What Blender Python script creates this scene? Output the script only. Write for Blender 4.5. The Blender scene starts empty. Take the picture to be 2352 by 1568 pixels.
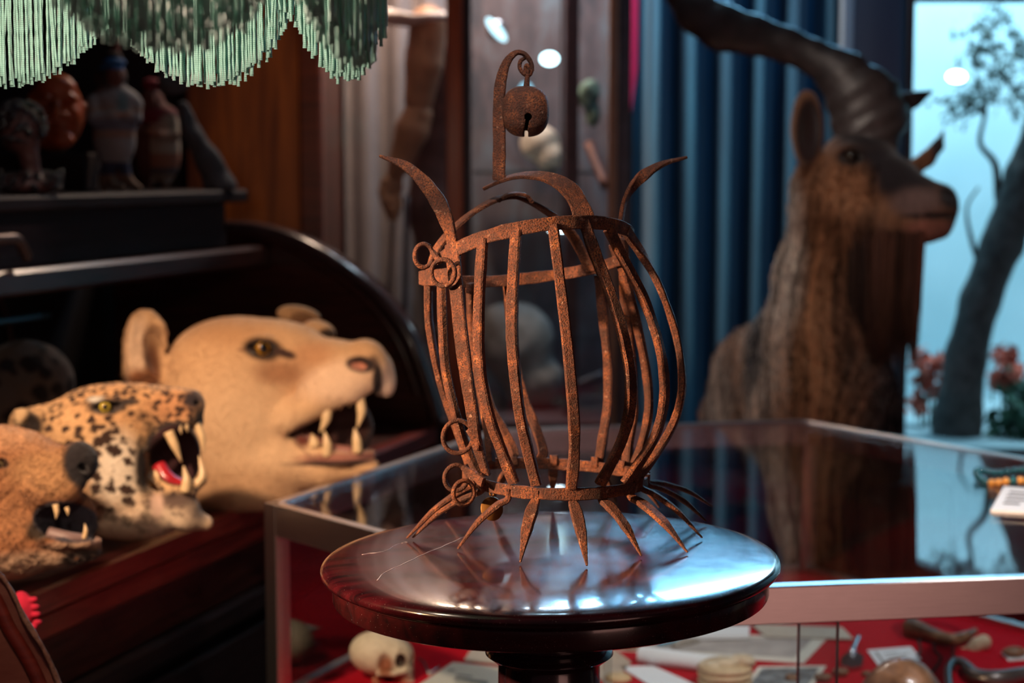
import bpy, math, random
import numpy as np
from mathutils import Vector, Matrix
random.seed(7); RNG = np.random.default_rng(7)
SC = bpy.context.scene
# ------------------------------------------------------------------ camera
FPX = 3900.0; PITCH = math.atan(404/FPX); CAMH = 1.35
cam_d = bpy.data.cameras.new('camera'); cam = bpy.data.objects.new('camera', cam_d)
SC.collection.objects.link(cam); SC.camera = cam
cam.location = (0, 0, CAMH); cam.rotation_euler = (math.pi/2-PITCH, 0, 0)
cam_d.sensor_width = 36.0; cam_d.lens = FPX/2352*36.0
cam_d.clip_start = 0.05; cam_d.clip_end = 60
cam_d.dof.use_dof = True; cam_d.dof.focus_distance = 1.50; cam_d.dof.aperture_fstop = 5.0
# ------------------------------------------------------------------ world, exposure
SC.view_settings.view_transform = 'Standard'; SC.view_settings.look = 'None'
SC.view_settings.gamma = 1; SC.view_settings.use_curve_mapping = False
SC.view_settings.exposure = 0.0
W = bpy.data.worlds.new('world'); SC.world = W; W.use_nodes = True
W.node_tree.nodes['Background'].inputs[0].default_value = (0.085, 0.045, 0.05, 1)
W.node_tree.nodes['Background'].inputs[1].default_value = 0.45
def look_at(o, tgt):
    d = Vector(tgt)-o.location
    o.rotation_euler = d.to_track_quat('-Z', 'Y').to_euler()
def light(name, kind, loc, energy, color, tgt=None, size=0.1, spot=60, blend=0.4, sy=None, spread=180):
    l = bpy.data.lights.new(name, kind); o = bpy.data.objects.new(name, l); SC.collection.objects.link(o)
    o.location = loc; l.energy = energy; l.color = color
    if kind == 'AREA':
        l.size = size; l.spread = math.radians(spread)
        if sy: l.shape = 'RECTANGLE'; l.size_y = sy
    elif kind in ('SPOT', 'POINT'): l.shadow_soft_size = size
    if kind == 'SPOT': l.spot_size = math.radians(spot); l.spot_blend = blend
    if tgt: look_at(o, tgt)
    return o
WARM = (1.0, 0.60, 0.33); COOL = (0.22, 0.62, 1.0)
# warm track spot that lights the heads on the desk, cool lights at the back of the room
light('spot_light', 'SPOT', (-1.15, 0.75, 2.35), 310, (1.0, .67, .43), (-0.44, 2.50, 0.78), 0.05, 23, 0.5)
light('spot_light', 'SPOT', (-1.30, 0.90, 1.56), 390, (1.0, .60, .32), (0.0, 1.60, 1.12), 0.025, 22, 0.5)
light('spot_light', 'SPOT', (0.35, 1.30, 2.5), 42, (1.0, .80, .72), (-0.82, 2.62, 1.42), 0.04, 13, 0.6)  # added spot that brightens the figurines and carved face
light('spot_light', 'SPOT', (-0.42, 3.2, 2.75), 26, (1.0, .62, .30), (-0.56, 4.0, 1.45), 0.05, 17, 0.8)  # added spot that gives the wardrobe its orange glow
light('spot_light', 'SPOT', (1.25, 4.15, 2.15), 60, (.45, .78, 1.0), (0.08, 1.52, 1.0), 0.04, 16, 0.4)  # added cool spot standing in for diorama light on the tabletop
light('spot_light', 'SPOT', (0.1, 4.1, 2.6), 60, (.5, .8, 1.0), (0.62, 3.5, 1.1), 0.06, 34, 0.5)  # added cool spot for the rim along the goat's neck
light('spot_light', 'SPOT', (-0.10, 0.80, 2.6), 85, (1.0, .82, .66), (-0.02, 2.50, 0.60), 0.05, 24, 0.6)  # added spot brightening the left part of the glass case
light('spot_light', 'SPOT', (1.15, 1.5, 2.6), 120, (1.0, .90, .84), (0.55, 2.50, 0.60), 0.05, 30, 0.6)
light('back_light', 'AREA', (0.62, 4.1, 2.05), 2.7, COOL, (0.10, 1.5, 1.0), 1.1, sy=.30, spread=40)  # added area light, hung low to lay cool glare on the disc
light('back_light', 'AREA', (0.05, 3.3, 2.75), 2.2, (.5,.8,1), (0.05, 1.5, 1.0), 0.12)
light('spot_light', 'SPOT', (0.9, 3.3, 2.7), 15, (.14,.52,1.0), (0.62, 4.45, 1.25), 0.10, 50, 0.7)  # added spot grazing the blue curtain from above
light('spot_light', 'SPOT', (-0.2, 2.0, 2.5), 50, (1.0, .82, .70), (0.70, 3.5, 1.10), 0.08, 24, 0.6)
light('rail_fill_light', 'AREA', (1.62, -1.2, 0.48), 2.5, (1.0, 0.50, 0.42), (0.7, 2.0, 0.75), 1.15, sy=.9, spread=110)  # unseen area light added for the pink reflection on the case rails
light('cabinet_light', 'AREA', (0.08, 4.22, 2.3), 8.0, (0.70, 0.85, 1.0), (0.08, 4.35, 1.0), 0.25)
light('cabinet_light', 'AREA', (-0.25, 4.1, 2.3), 15.0, (1.0, 0.70, 0.50), (-0.25, 4.25, 1.3), 0.15)
# ------------------------------------------------------------------ pixel / point helpers
_f = np.array([0, math.cos(PITCH), -math.sin(PITCH)]); _u = np.array([0, math.sin(PITCH), math.cos(PITCH)])
CAM = np.array([0, 0, CAMH])
def ray(x, y): return _f+np.array([1., 0, 0])*(x-1176)/FPX+_u*(784-y)/FPX
def at(x, y, Y): r = ray(x, y); return CAM+r*(Y/r[1])
def onz(x, y, z): r = ray(x, y); return CAM+r*((z-CAMH)/r[2])
class Fr:
    """right handed rigid frame: local (X right, Yp down, D toward the viewer) in units of s metres"""
    def __init__(self, px, py, Y):
        self.A = at(px, py, Y); v = self.A-CAM; L = np.linalg.norm(v); v /= L
        rt = np.cross(v, [0, 0, 1]); rt /= np.linalg.norm(rt); up = np.cross(rt, v)
        self.r, self.u, self.t = rt, up, -v; self.px, self.py = px, py
        self.s = L/FPX*np.dot(v, _f)
    def W(self, P):
        P = np.atleast_2d(np.asarray(P, float))
        return self.A+self.s*((P[:, :1]-self.px)*self.r-(P[:, 1:2]-self.py)*self.u+P[:, 2:3]*self.t)
    def z(self, X, Y, D): return self.A[2]+self.s*((X-self.px)*self.r[2]-(Y-self.py)*self.u[2]+D*self.t[2])
# ------------------------------------------------------------------ objects
LOC = {}
def props(o, label=None, cat=None, group=None, kind=None):
    if label: o['label'] = label
    if cat: o['category'] = cat
    if group: o['group'] = group
    if kind: o['kind'] = kind
    return o
def empty(name, loc, label=None, cat=None, group=None):
    o = bpy.data.objects.new(name, None); SC.collection.objects.link(o); o.location = [float(c) for c in loc]
    o.empty_display_size = 0.05; LOC[o] = np.array(loc, float); return props(o, label, cat, group)
def mk(name, V, F, mat, parent=None, label=None, cat=None, group=None, kind=None, smooth=True, col=None, auto=None):
    V = np.asarray(V, float)
    if parent is None:
        org = np.array([(V[:, 0].min()+V[:, 0].max())/2, (V[:, 1].min()+V[:, 1].max())/2, V[:, 2].min()])
    else: org = LOC[parent]
    m = bpy.data.meshes.new(name)
    m.from_pydata((V-org).tolist(), [], F if isinstance(F, list) else F.tolist())
    m.materials.append(mat)
    if smooth: m.polygons.foreach_set('use_smooth', [True]*len(m.polygons))
    if col is not None:
        a = m.color_attributes.new('Col', 'FLOAT_COLOR', 'POINT')
        c4 = np.ones((len(V), 4), np.float32); c4[:, :3] = col
        a.data.foreach_set('color', c4.ravel())
    if auto is None and smooth and mat is M.get('rust') and name not in ('shell','clapper','shank','hook_eye','hinge_loop'): auto = 32
    if auto is not None: m.set_sharp_from_angle(angle=math.radians(auto))
    m.update()
    o = bpy.data.objects.new(name, m); SC.collection.objects.link(o); LOC[o] = org
    if parent is not None: o.parent = parent
    else: o.location = org.tolist()
    return props(o, label, cat, group, kind)
def join(*ms):
    V = []; F = []; n = 0
    for v, f in ms:
        V.append(np.asarray(v, float)); F += [[i+n for i in q] for q in (f if isinstance(f, list) else f.tolist())]; n += len(v)
    return np.vstack(V), F
# ------------------------------------------------------------------ shapes (world coordinates)
def box(c, ax, ay, az, hx, hy, hz, bev=0.0):
    """box centre c, axes ax ay az (unit), half sizes; chamfered edges when bev>0"""
    c, ax, ay, az = [np.asarray(k, float) for k in (c, ax, ay, az)]
    if bev <= 0:
        S = [(-1,-1,-1),(1,-1,-1),(1,1,-1),(-1,1,-1),(-1,-1,1),(1,-1,1),(1,1,1),(-1,1,1)]
        V = [c+ax*hx*a+ay*hy*b+az*hz*g for a, b, g in S]
        return np.array(V), [[0,3,2,1],[4,5,6,7],[0,1,5,4],[1,2,6,5],[2,3,7,6],[3,0,4,7]]
    import itertools
    V = []; ix = {}
    for s in itertools.product((-1, 1), repeat=3):
        for k in range(3):
            h = [hx-bev, hy-bev, hz-bev]; h[k] += bev
            ix[(s, k)] = len(V); V.append(c+ax*h[0]*s[0]+ay*h[1]*s[1]+az*h[2]*s[2])
    F = []
    for k in range(3):
        a, b = [(1,2),(2,0),(0,1)][k]
        for sg in (-1, 1):
            q = []
            for (sa, sb) in ((-1,-1),(1,-1),(1,1),(-1,1)):
                s = [0,0,0]; s[k] = sg; s[a] = sa; s[b] = sb; q.append(ix[(tuple(s), k)])
            F.append(q if sg > 0 else q[::-1])
    for k in range(3):
        a, b = [(1,2),(2,0),(0,1)][k]
        for sa in (-1, 1):
            for sb in (-1, 1):
                s0 = [0,0,0]; s0[a] = sa; s0[b] = sb; s0[k] = -1; s1 = list(s0); s1[k] = 1
                q = [ix[(tuple(s0), a)], ix[(tuple(s1), a)], ix[(tuple(s1), b)], ix[(tuple(s0), b)]]
                F.append(q if sa*sb < 0 else q[::-1])
    for s in itertools.product((-1, 1), repeat=3):
        q = [ix[(s, 0)], ix[(s, 1)], ix[(s, 2)]]
        F.append(q if s[0]*s[1]*s[2] > 0 else q[::-1])
    return np.array(V), F
X3, Y3, Z3 = np.eye(3)
def abox(x0, x1, y0, y1, z0, z1, bev=0.0):
    return box(((x0+x1)/2, (y0+y1)/2, (z0+z1)/2), X3, Y3, Z3, abs(x1-x0)/2, abs(y1-y0)/2, abs(z1-z0)/2, bev)
def obox(p, q, w, h, bev=0.0, side=0.0, zoff=0.0):
    """horizontal bar from p to q (3D, top-centre line), width w, height h hanging below"""
    p = np.asarray(p, float); q = np.asarray(q, float); d = q-p; L = np.linalg.norm(d); d /= L
    n = np.cross(Z3, d); n /= np.linalg.norm(n); z = np.cross(d, n)
    return box((p+q)/2+n*side-z*(h/2-zoff), d, n, z, L/2, w/2, h/2, bev)
def lathe(c, prof, n=96, axis=(0,0,1), cap=True):
    """prof: list of (r,h) from bottom to top"""
    c = np.asarray(c, float); a = np.asarray(axis, float); a /= np.linalg.norm(a)
    e = np.cross(a, [0, 1, 0]) if abs(a[1]) < .9 else np.cross(a, [1, 0, 0]); e /= np.linalg.norm(e); g = np.cross(a, e)
    th = np.linspace(0, 2*np.pi, n, endpoint=False)
    V = []; F = []
    for r, h in prof: V += [c+a*h+(e*math.cos(t)+g*math.sin(t))*r for t in th]
    for k in range(len(prof)-1):
        for i in range(n):
            j = (i+1) % n; F.append([k*n+i, k*n+j, (k+1)*n+j, (k+1)*n+i])
    if cap: F.append(list(range(n))[::-1]); F.append([(len(prof)-1)*n+i for i in range(n)])
    return np.array(V), F
def smooth_prof(pts, m=6):
    return [tuple(p) for p in crom(np.array([[a, b, 0] for a, b in pts], float), m)[:, :2]]
def crom(P, m=8):
    P = np.asarray(P, float)
    if len(P) < 3: return np.array([P[0]+(P[-1]-P[0])*t for t in np.linspace(0, 1, m+1)])
    Q = np.vstack([2*P[0]-P[1], P, 2*P[-1]-P[-2]]); out = []
    for i in range(1, len(Q)-2):
        p0, p1, p2, p3 = Q[i-1:i+3]
        for t in np.linspace(0, 1, m, endpoint=False):
            out.append(.5*((2*p1)+(p2-p0)*t+(2*p0-5*p1+4*p2-p3)*t*t+(3*p1-p0-3*p2+p3)*t**3))
    out.append(P[-1]); return np.array(out)
def strip(P, w, t, hint, m=8, cham=.22, jit=.05, closed=False):
    """flat bar swept along P; w along tangent x hint, t along hint; w,t,hint may be per control point"""
    P = np.asarray(P, float); k = len(P)
    w = np.full(k, w) if np.isscalar(w) else np.asarray(w, float)
    t = np.full(k, t) if np.isscalar(t) else np.asarray(t, float)
    hint = np.asarray(hint, float)
    if hint.ndim == 1: hint = np.tile(hint, (k, 1))
    if closed:
        P = np.vstack([P, P[:1]]); w = np.append(w, w[0]); t = np.append(t, t[0]); hint = np.vstack([hint, hint[:1]])
    C = crom(P, m); n = len(C); u = np.linspace(0, len(P)-1, n)
    ww = np.interp(u, range(len(P)), w); tt = np.interp(u, range(len(P)), t)
    hh = np.array([np.interp(u, range(len(P)), hint[:, i]) for i in range(3)]).T
    if jit:
        ww = ww*(1+jit*np.convolve(RNG.normal(size=n+4), np.ones(5)/3, 'valid')[:n]); tt = tt*(1+jit*np.convolve(RNG.normal(size=n+4), np.ones(5)/3, 'valid')[:n])
    T = np.gradient(C, axis=0); T /= np.linalg.norm(T, axis=1)[:, None]+1e-12
    N = hh-T*(hh*T).sum(1)[:, None]; N /= np.linalg.norm(N, axis=1)[:, None]+1e-12
    B = np.cross(T, N); V = []
    c = cham
    for i in range(n):
        a, b = ww[i]/2, tt[i]/2; ch = c*min(ww[i], tt[i])
        for x, y in ((a, -b+ch),(a, b-ch),(a-ch, b),(-a+ch, b),(-a, b-ch),(-a, -b+ch),(-a+ch, -b),(a-ch, -b)):
            V.append(C[i]+B[i]*x+N[i]*y)
    F = []
    for i in range(n-1):
        for j in range(8):
            q = (j+1) % 8; F.append([i*8+j, i*8+q, (i+1)*8+q, (i+1)*8+j][::-1])
    if not closed: F.append(list(range(8))); F.append([(n-1)*8+j for j in range(8)][::-1])
    return np.array(V), F
def tube(P, r, n=10, m=6, caps=True, closed=False):
    P = np.asarray(P, float); k = len(P)
    r = np.full(k, r) if np.isscalar(r) else np.asarray(r, float)
    if closed: P = np.vstack([P, P[:1]]); r = np.append(r, r[0])
    C = crom(P, m); N = len(C); rr = np.interp(np.linspace(0, len(P)-1, N), range(len(P)), r)
    T = np.gradient(C, axis=0)
    if closed: T[0] = T[-1] = C[1]-C[-2]
    T /= np.linalg.norm(T, axis=1)[:, None]+1e-12
    a = np.array([0.31, 0.22, 0.93]); V = []
    nn = np.cross(T[0], a); nn /= np.linalg.norm(nn)
    for i in range(N):
        nn = nn-T[i]*nn.dot(T[i]); nn /= np.linalg.norm(nn)+1e-12; b = np.cross(T[i], nn)
        for j in range(n):
            q = 2*math.pi*j/n; V.append(C[i]+(nn*math.cos(q)+b*math.sin(q))*rr[i])
    F = [[i*n+j, i*n+(j+1) % n, (i+1)*n+(j+1) % n, (i+1)*n+j] for i in range(N-1) for j in range(n)]
    if caps and not closed: F.append(list(range(n))[::-1]); F.append([(N-1)*n+j for j in range(n)])
    return np.array(V), F
def ring(c, ax1, ax2, r1, r2, rw, n=28, m=10):
    c = np.asarray(c, float); th = np.linspace(0, 2*np.pi, n, endpoint=False); nz = np.cross(ax1, ax2); V = []
    for t in th:
        o = c+np.asarray(ax1)*r1*math.cos(t)+np.asarray(ax2)*r2*math.sin(t); e = o-c; e /= np.linalg.norm(e)
        for k in range(m):
            q = 2*math.pi*k/m; V.append(o+(e*math.cos(q)+nz*math.sin(q))*rw)
    F = [[i*m+k, ((i+1) % n)*m+k, ((i+1) % n)*m+(k+1) % m, i*m+(k+1) % m] for i in range(n) for k in range(m)]
    return np.array(V), F
def prism(poly, off):
    """poly: list of 3D points of one face, off: extrusion vector"""
    P = np.asarray(poly, float); n = len(P); V = np.vstack([P, P+np.asarray(off, float)])
    nr = np.zeros(3)
    for i in range(n): nr += np.cross(P[i], P[(i+1) % n])
    flip = nr.dot(off) > 0
    F = [list(range(n))[::-1], list(range(n, 2*n))]+[[i, (i+1) % n, n+(i+1) % n, n+i] for i in range(n)]
    if not flip: F = [q[::-1] for q in F]
    return V, F
def ball(c, r, n=20, m=12, sc=(1,1,1)):
    V = []; F = []
    for i in range(m+1):
        a = math.pi*i/m
        for j in range(n):
            b = 2*math.pi*j/n; V.append([c[0]+r*sc[0]*math.sin(a)*math.cos(b), c[1]+r*sc[1]*math.sin(a)*math.sin(b), c[2]-r*sc[2]*math.cos(a)])
    for i in range(m):
        for j in range(n): F.append([i*n+j, i*n+(j+1) % n, (i+1)*n+(j+1) % n, (i+1)*n+j])
    return np.array(V), F
# ------------------------------------------------------------------ implicit surfaces
def nets(F, o, h):
    ins = F < 0; s = np.array(F.shape)-1
    acc = np.zeros(tuple(s)+(3,), np.float32); cnt = np.zeros(tuple(s), np.int16)
    for ax in range(3):
        d = [0, 0, 0]; d[ax] = 1; oth = [k for k in range(3) if k != ax]
        for a in (0, 1):
            for b in (0, 1):
                p = [0, 0, 0]; p[oth[0]] = a; p[oth[1]] = b
                s0 = tuple(slice(p[k], p[k]+s[k]) for k in range(3)); s1 = tuple(slice(p[k]+d[k], p[k]+d[k]+s[k]) for k in range(3))
                A = F[s0]; B = F[s1]; m = ins[s0] != ins[s1]; t = A[m]/(A[m]-B[m])
                v = np.tile(np.array(p, np.float32), (len(t), 1)); v[:, ax] += t
                acc[m] += v; cnt[m] += 1
    m = cnt > 0; idx = np.full(tuple(s), -1, np.int64); idx[m] = np.arange(m.sum())
    V = (np.argwhere(m)+acc[m]/cnt[m][:, None])*h+np.asarray(o)
    Q = []
    for ax in range(3):
        a, b = [(1,2),(2,0),(0,1)][ax]
        s0 = [slice(None)]*3; s1 = [slice(None)]*3; s0[ax] = slice(0, s[ax]); s1[ax] = slice(1, s[ax]+1)
        I0 = ins[tuple(s0)]; I1 = ins[tuple(s1)]
        E = np.argwhere(I0 != I1)
        ok = (E[:, a] > 0) & (E[:, b] > 0) & (E[:, a] < s[a]) & (E[:, b] < s[b]); E = E[ok]
        sg = I0[tuple(E.T)]
        def cell(da, db):
            c = E.copy(); c[:, a] += da; c[:, b] += db; return idx[tuple(c.T)]
        q = np.stack([cell(-1,-1), cell(0,-1), cell(0,0), cell(-1,0)], 1)
        q[~sg] = q[~sg][:, ::-1]; Q.append(q)
    return V, np.vstack(Q)
def ell(P, c, r, rot=0.0, rx=0.0, ry=0.0):
    """ellipsoid; rot: degrees in the picture plane (clockwise), ry: about the vertical"""
    x, y, z = P[0]-c[0], P[1]-c[1], P[2]-c[2]
    if rot: a = math.radians(rot); x, y = x*math.cos(a)+y*math.sin(a), -x*math.sin(a)+y*math.cos(a)
    if ry: a = math.radians(ry); x, z = x*math.cos(a)+z*math.sin(a), -x*math.sin(a)+z*math.cos(a)
    k0 = np.sqrt((x/r[0])**2+(y/r[1])**2+(z/r[2])**2); k1 = np.sqrt((x/r[0]**2)**2+(y/r[1]**2)**2+(z/r[2]**2)**2)
    return k0*(k0-1)/(k1+1e-9)
def cap(P, a, b, ra, rb, fl=1.0):
    """tapered capsule; fl squashes the depth direction"""
    ax, ay, az = a; dx, dy, dz = b[0]-ax, b[1]-ay, b[2]-az
    x, y, z = P[0]-ax, P[1]-ay, P[2]-az
    h = np.clip((x*dx+y*dy+z*dz)/(dx*dx+dy*dy+dz*dz+1e-9), 0, 1)
    return np.sqrt((x-h*dx)**2+(y-h*dy)**2+((z-h*dz)/fl)**2)-(ra+(rb-ra)*h)
def chain(P, pts, k=8, fl=1.0):
    d = None
    for a, b in zip(pts[:-1], pts[1:]):
        e = cap(P, a[:3], b[:3], a[3], b[3], fl); d = e if d is None else smin(d, e, k)
    return d
def smin(a, b, k):
    h = np.clip(.5+.5*(b-a)/k, 0, 1); return b+(a-b)*h-k*h*(1-h)
def ssub(a, b, k):   # a minus b
    return -smin(-a, b, k)
def sdf(fr, fn, lo, hi, h):
    lo = np.array(lo, float); hi = np.array(hi, float); n = np.ceil((hi-lo)/h).astype(int)+1
    g = [lo[i]+h*np.arange(n[i]) for i in range(3)]
    P = np.meshgrid(*[q.astype(np.float32) for q in g], indexing='ij')
    V, Q = nets(fn(P).astype(np.float32), lo, h)
    return V, Q[:, ::-1]
def paint(V, base, blobs, nz=0.0):
    """base colour plus coloured patches (centre, radii, colour, hardness) in local units"""
    C = np.tile(np.array(base, float), (len(V), 1))
    for b in blobs:
        c, r, col = b[:3]; hard = b[3] if len(b) > 3 else 3.0; rot = b[4] if len(b) > 4 else 0
        d = V-np.array(c, float)
        if rot:
            a = math.radians(rot); x = d[:, 0]*math.cos(a)+d[:, 1]*math.sin(a); y = -d[:, 0]*math.sin(a)+d[:, 1]*math.cos(a); d = np.stack([x, y, d[:, 2]], 1)
        q = np.sqrt(((d/np.array(r, float))**2).sum(1)); w = np.clip((1-q)*hard+.5, 0, 1)[:, None]
        w = w*w*(3-2*w); C = C*(1-w)+np.array(col, float)*w
    return np.clip(C, 0, 1)
def lap(V, Q, it=1, f=.5):
    """laplacian smoothing of a quad mesh"""
    n = len(V)
    for _ in range(it):
        S = np.zeros((n, 3)); c = np.zeros(n)
        for a, b in ((0,1),(1,2),(2,3),(3,0)):
            i, j = Q[:, a], Q[:, b]
            for k in range(3): S[:, k] += np.bincount(i, V[j, k], n)+np.bincount(j, V[i, k], n)
            c += np.bincount(i, minlength=n)+np.bincount(j, minlength=n)
        V = V+(S/c[:, None]-V)*f
    return V
def strands(roots, dirs, length, r0, nseg=6, sag=(0,0,-1), sagk=.3, wob=.1, rtip=.15):
    """hair: tapered three sided tubes"""
    roots = np.asarray(roots); dirs = np.asarray(dirs); n = len(roots)
    length = np.broadcast_to(length, n); V = []; F = []
    sag = np.asarray(sag, float); base = 0
    for i in range(n):
        d = dirs[i].copy(); p = roots[i].copy(); st = length[i]/nseg
        w = RNG.normal(size=3)*wob
        a = np.cross(d, RNG.normal(size=3)); a /= np.linalg.norm(a)+1e-9; b = np.cross(d, a)
        for k in range(nseg+1):
            r = r0*(1-(1-rtip)*k/nseg)
            for j in range(3):
                q = 2.0944*j; V.append(p+(a*math.cos(q)+b*math.sin(q))*r)
            d = d+sag*sagk/nseg+w*math.sin(k*1.7+i)/nseg*2; d /= np.linalg.norm(d); p = p+d*st
        for k in range(nseg):
            for j in range(3):
                o = base+k*3; F.append([o+j, o+(j+1) % 3, o+3+(j+1) % 3, o+3+j])
        F.append([base+nseg*3, base+nseg*3+1, base+nseg*3+2]); base += (nseg+1)*3
    return np.array(V), F
# ------------------------------------------------------------------ materials
class N:
    def __init__(s, name):
        s.m = bpy.data.materials.new(name); s.m.use_nodes = True; s.t = s.m.node_tree
        s.b = s.t.nodes['Principled BSDF']; s.out = s.t.nodes['Material Output']
    def n(s, typ, **kw):
        o = s.t.nodes.new(typ)
        for k, v in kw.items():
            if k in o.inputs: s.set(o.inputs[k], v)
            else: setattr(o, k, v)
        return o
    def set(s, inp, v):
        if hasattr(v, 'is_output') or isinstance(v, bpy.types.NodeSocket): s.t.links.new(v, inp)
        else:
            if isinstance(v, (tuple, list)) and len(v) == 3 and inp.type == 'RGBA': v = (*v, 1)
            inp.default_value = v
    def p(s, **kw):
        for k, v in kw.items(): s.set(s.b.inputs[k.replace('_', ' ')], v)
    def coord(s, scale=(1,1,1), kind='Object'):
        c = s.n('ShaderNodeTexCoord'); m = s.n('ShaderNodeMapping'); s.t.links.new(c.outputs[kind], m.inputs[0]); m.inputs['Scale'].default_value = scale
        return m.outputs[0]
    def noise(s, vec, scale, detail=6, rough=.6, dist=0):
        o = s.n('ShaderNodeTexNoise'); s.t.links.new(vec, o.inputs['Vector']); o.inputs['Scale'].default_value = scale
        o.inputs['Detail'].default_value = detail; o.inputs['Roughness'].default_value = rough; o.inputs['Distortion'].default_value = dist
        return o.outputs[0]
    def ramp(s, fac, stops):
        r = s.n('ShaderNodeValToRGB'); s.t.links.new(fac, r.inputs[0]); e = r.color_ramp.elements
        while len(e) < len(stops): e.new(.5)
        for k, (q, c) in enumerate(stops): e[k].position = q; e[k].color = (*c, 1) if len(c) == 3 else c
        return r.outputs[0]
    def mix(s, f, a, b, mode='MIX'):
        o = s.n('ShaderNodeMix', data_type='RGBA', blend_type=mode)
        s.set(o.inputs[0], f); s.set(o.inputs[6], a); s.set(o.inputs[7], b); return o.outputs[2]
    def bump(s, h, strength=.3, dist=.002):
        b = s.n('ShaderNodeBump'); s.t.links.new(h, b.inputs['Height']); b.inputs['Strength'].default_value = strength; b.inputs['Distance'].default_value = dist
        s.t.links.new(b.outputs[0], s.b.inputs['Normal'])
def plain(name, col, rough=.6, metal=0., spec=.5, vary=.0, scale=30, bump=0, coat=0):
    q = N(name); q.p(Roughness=rough, Metallic=metal); q.b.inputs['Specular IOR Level'].default_value = spec
    q.b.inputs['Coat Weight'].default_value = coat
    v = q.coord(); nz = q.noise(v, scale)
    if vary: q.p(Base_Color=q.ramp(nz, [(.3, tuple(c*(1-vary) for c in col)), (.7, tuple(min(1, c*(1+vary)) for c in col))]))
    else: q.p(Base_Color=col)
    if bump: q.bump(nz, bump, .003)
    return q.m
def wood(name, dark, light, rough=.35, scale=(3,3,40), nscale=2.5, coat=.3, spec=.5):
    q = N(name); v = q.coord(scale); nz = q.noise(v, nscale, 8, .6, .6)
    v2 = q.coord((1,1,1)); n2 = q.noise(v2, 5, 4)
    c = q.ramp(nz, [(.32, dark), (.68, light)]); c2 = q.mix(q.ramp(n2, [(.35, (0,0,0)), (.7, (1,1,1))]), c, dark)
    o = q.n('ShaderNodeMix', data_type='RGBA'); q.set(o.inputs[0], .35); q.set(o.inputs[6], c); q.set(o.inputs[7], c2)
    q.p(Base_Color=o.outputs[2], Roughness=rough); q.b.inputs['Coat Weight'].default_value = coat; q.b.inputs['Coat Roughness'].default_value = .2
    q.b.inputs['Specular IOR Level'].default_value = spec
    q.bump(nz, .08, .001); return q.m
def rust():
    q = N('rusted_iron'); v = q.coord(); a = q.noise(v, 55, 6, .7); b = q.noise(v, 640, 3, .65); c = q.noise(v, 140, 4, .65)
    base = q.ramp(a, [(.30, (.048,.018,.013)), (.46, (.092,.028,.016)), (.58, (.18,.054,.023)), (.71, (.36,.125,.038)), (.83, (.44,.20,.08))])
    spk = q.ramp(b, [(.42, (1,1,1)), (.50, (0,0,0))])
    col = q.mix(spk, base, (.045,.018,.014)); col2 = q.mix(q.ramp(c, [(.62, (0,0,0)), (.74, (1,1,1))]), col, (.42,.24,.17))
    q.p(Base_Color=q.mix(.8, col, col2), Roughness=.78, Metallic=0.15)
    h = q.n('ShaderNodeMath', operation='ADD'); q.set(h.inputs[0], b); q.set(h.inputs[1], c); q.bump(h.outputs[0], 1.0, .0016); return q.m
def vcol(name, rough=.85, scale=300, vary=.25, bump=.5, bd=.002, sheen=0.0, stretch=(1,1,1), spec=.3):
    q = N(name); a = q.n('ShaderNodeVertexColor', layer_name='Col'); v = q.coord(stretch); nz = q.noise(v, scale, 5, .7)
    f = q.ramp(nz, [(.3, (1-vary,)*3), (.7, (1+vary,)*3)])
    q.p(Base_Color=q.mix(1.0, a.outputs[0], f, 'MULTIPLY'), Roughness=rough); q.b.inputs['Specular IOR Level'].default_value = spec
    q.b.inputs['Sheen Weight'].default_value = sheen
    q.bump(nz, bump, bd); return q.m
def glass(name, tint=(1,1,1), ior=1.5, rough=.01):
    q = N(name); t = q.t; t.nodes.remove(q.b)
    tr = q.n('ShaderNodeBsdfTransparent'); tr.inputs[0].default_value = (*tint, 1)
    gl = q.n('ShaderNodeBsdfGlossy'); gl.inputs['Roughness'].default_value = rough
    fr = q.n('ShaderNodeFresnel'); fr.inputs[0].default_value = ior
    ge = q.n('ShaderNodeNewGeometry'); mr = q.n('ShaderNodeMapRange'); t.links.new(ge.outputs['Backfacing'], mr.inputs[0])
    mr.inputs[3].default_value = ior; mr.inputs[4].default_value = 1/ior; t.links.new(mr.outputs[0], fr.inputs[0])
    mx = q.n('ShaderNodeMixShader'); t.links.new(fr.outputs[0], mx.inputs[0]); t.links.new(tr.outputs[0], mx.inputs[1]); t.links.new(gl.outputs[0], mx.inputs[2])
    t.links.new(mx.outputs[0], q.out.inputs[0]); return q.m
def emit(name, col, k):
    q = N(name); q.p(Base_Color=(0,0,0)); q.b.inputs['Emission Color'].default_value = (*col, 1); q.b.inputs['Emission Strength'].default_value = k; return q.m
def brushed(name, col, rough=.32):
    q = N(name); v = q.coord((4,4,260)); nz = q.noise(v, 6, 6, .7)
    q.p(Base_Color=q.ramp(nz, [(.3, tuple(c*.82 for c in col)), (.7, col)]), Metallic=1.0, Roughness=rough)
    q.bump(nz, .15, .0006); return q.m
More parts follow.
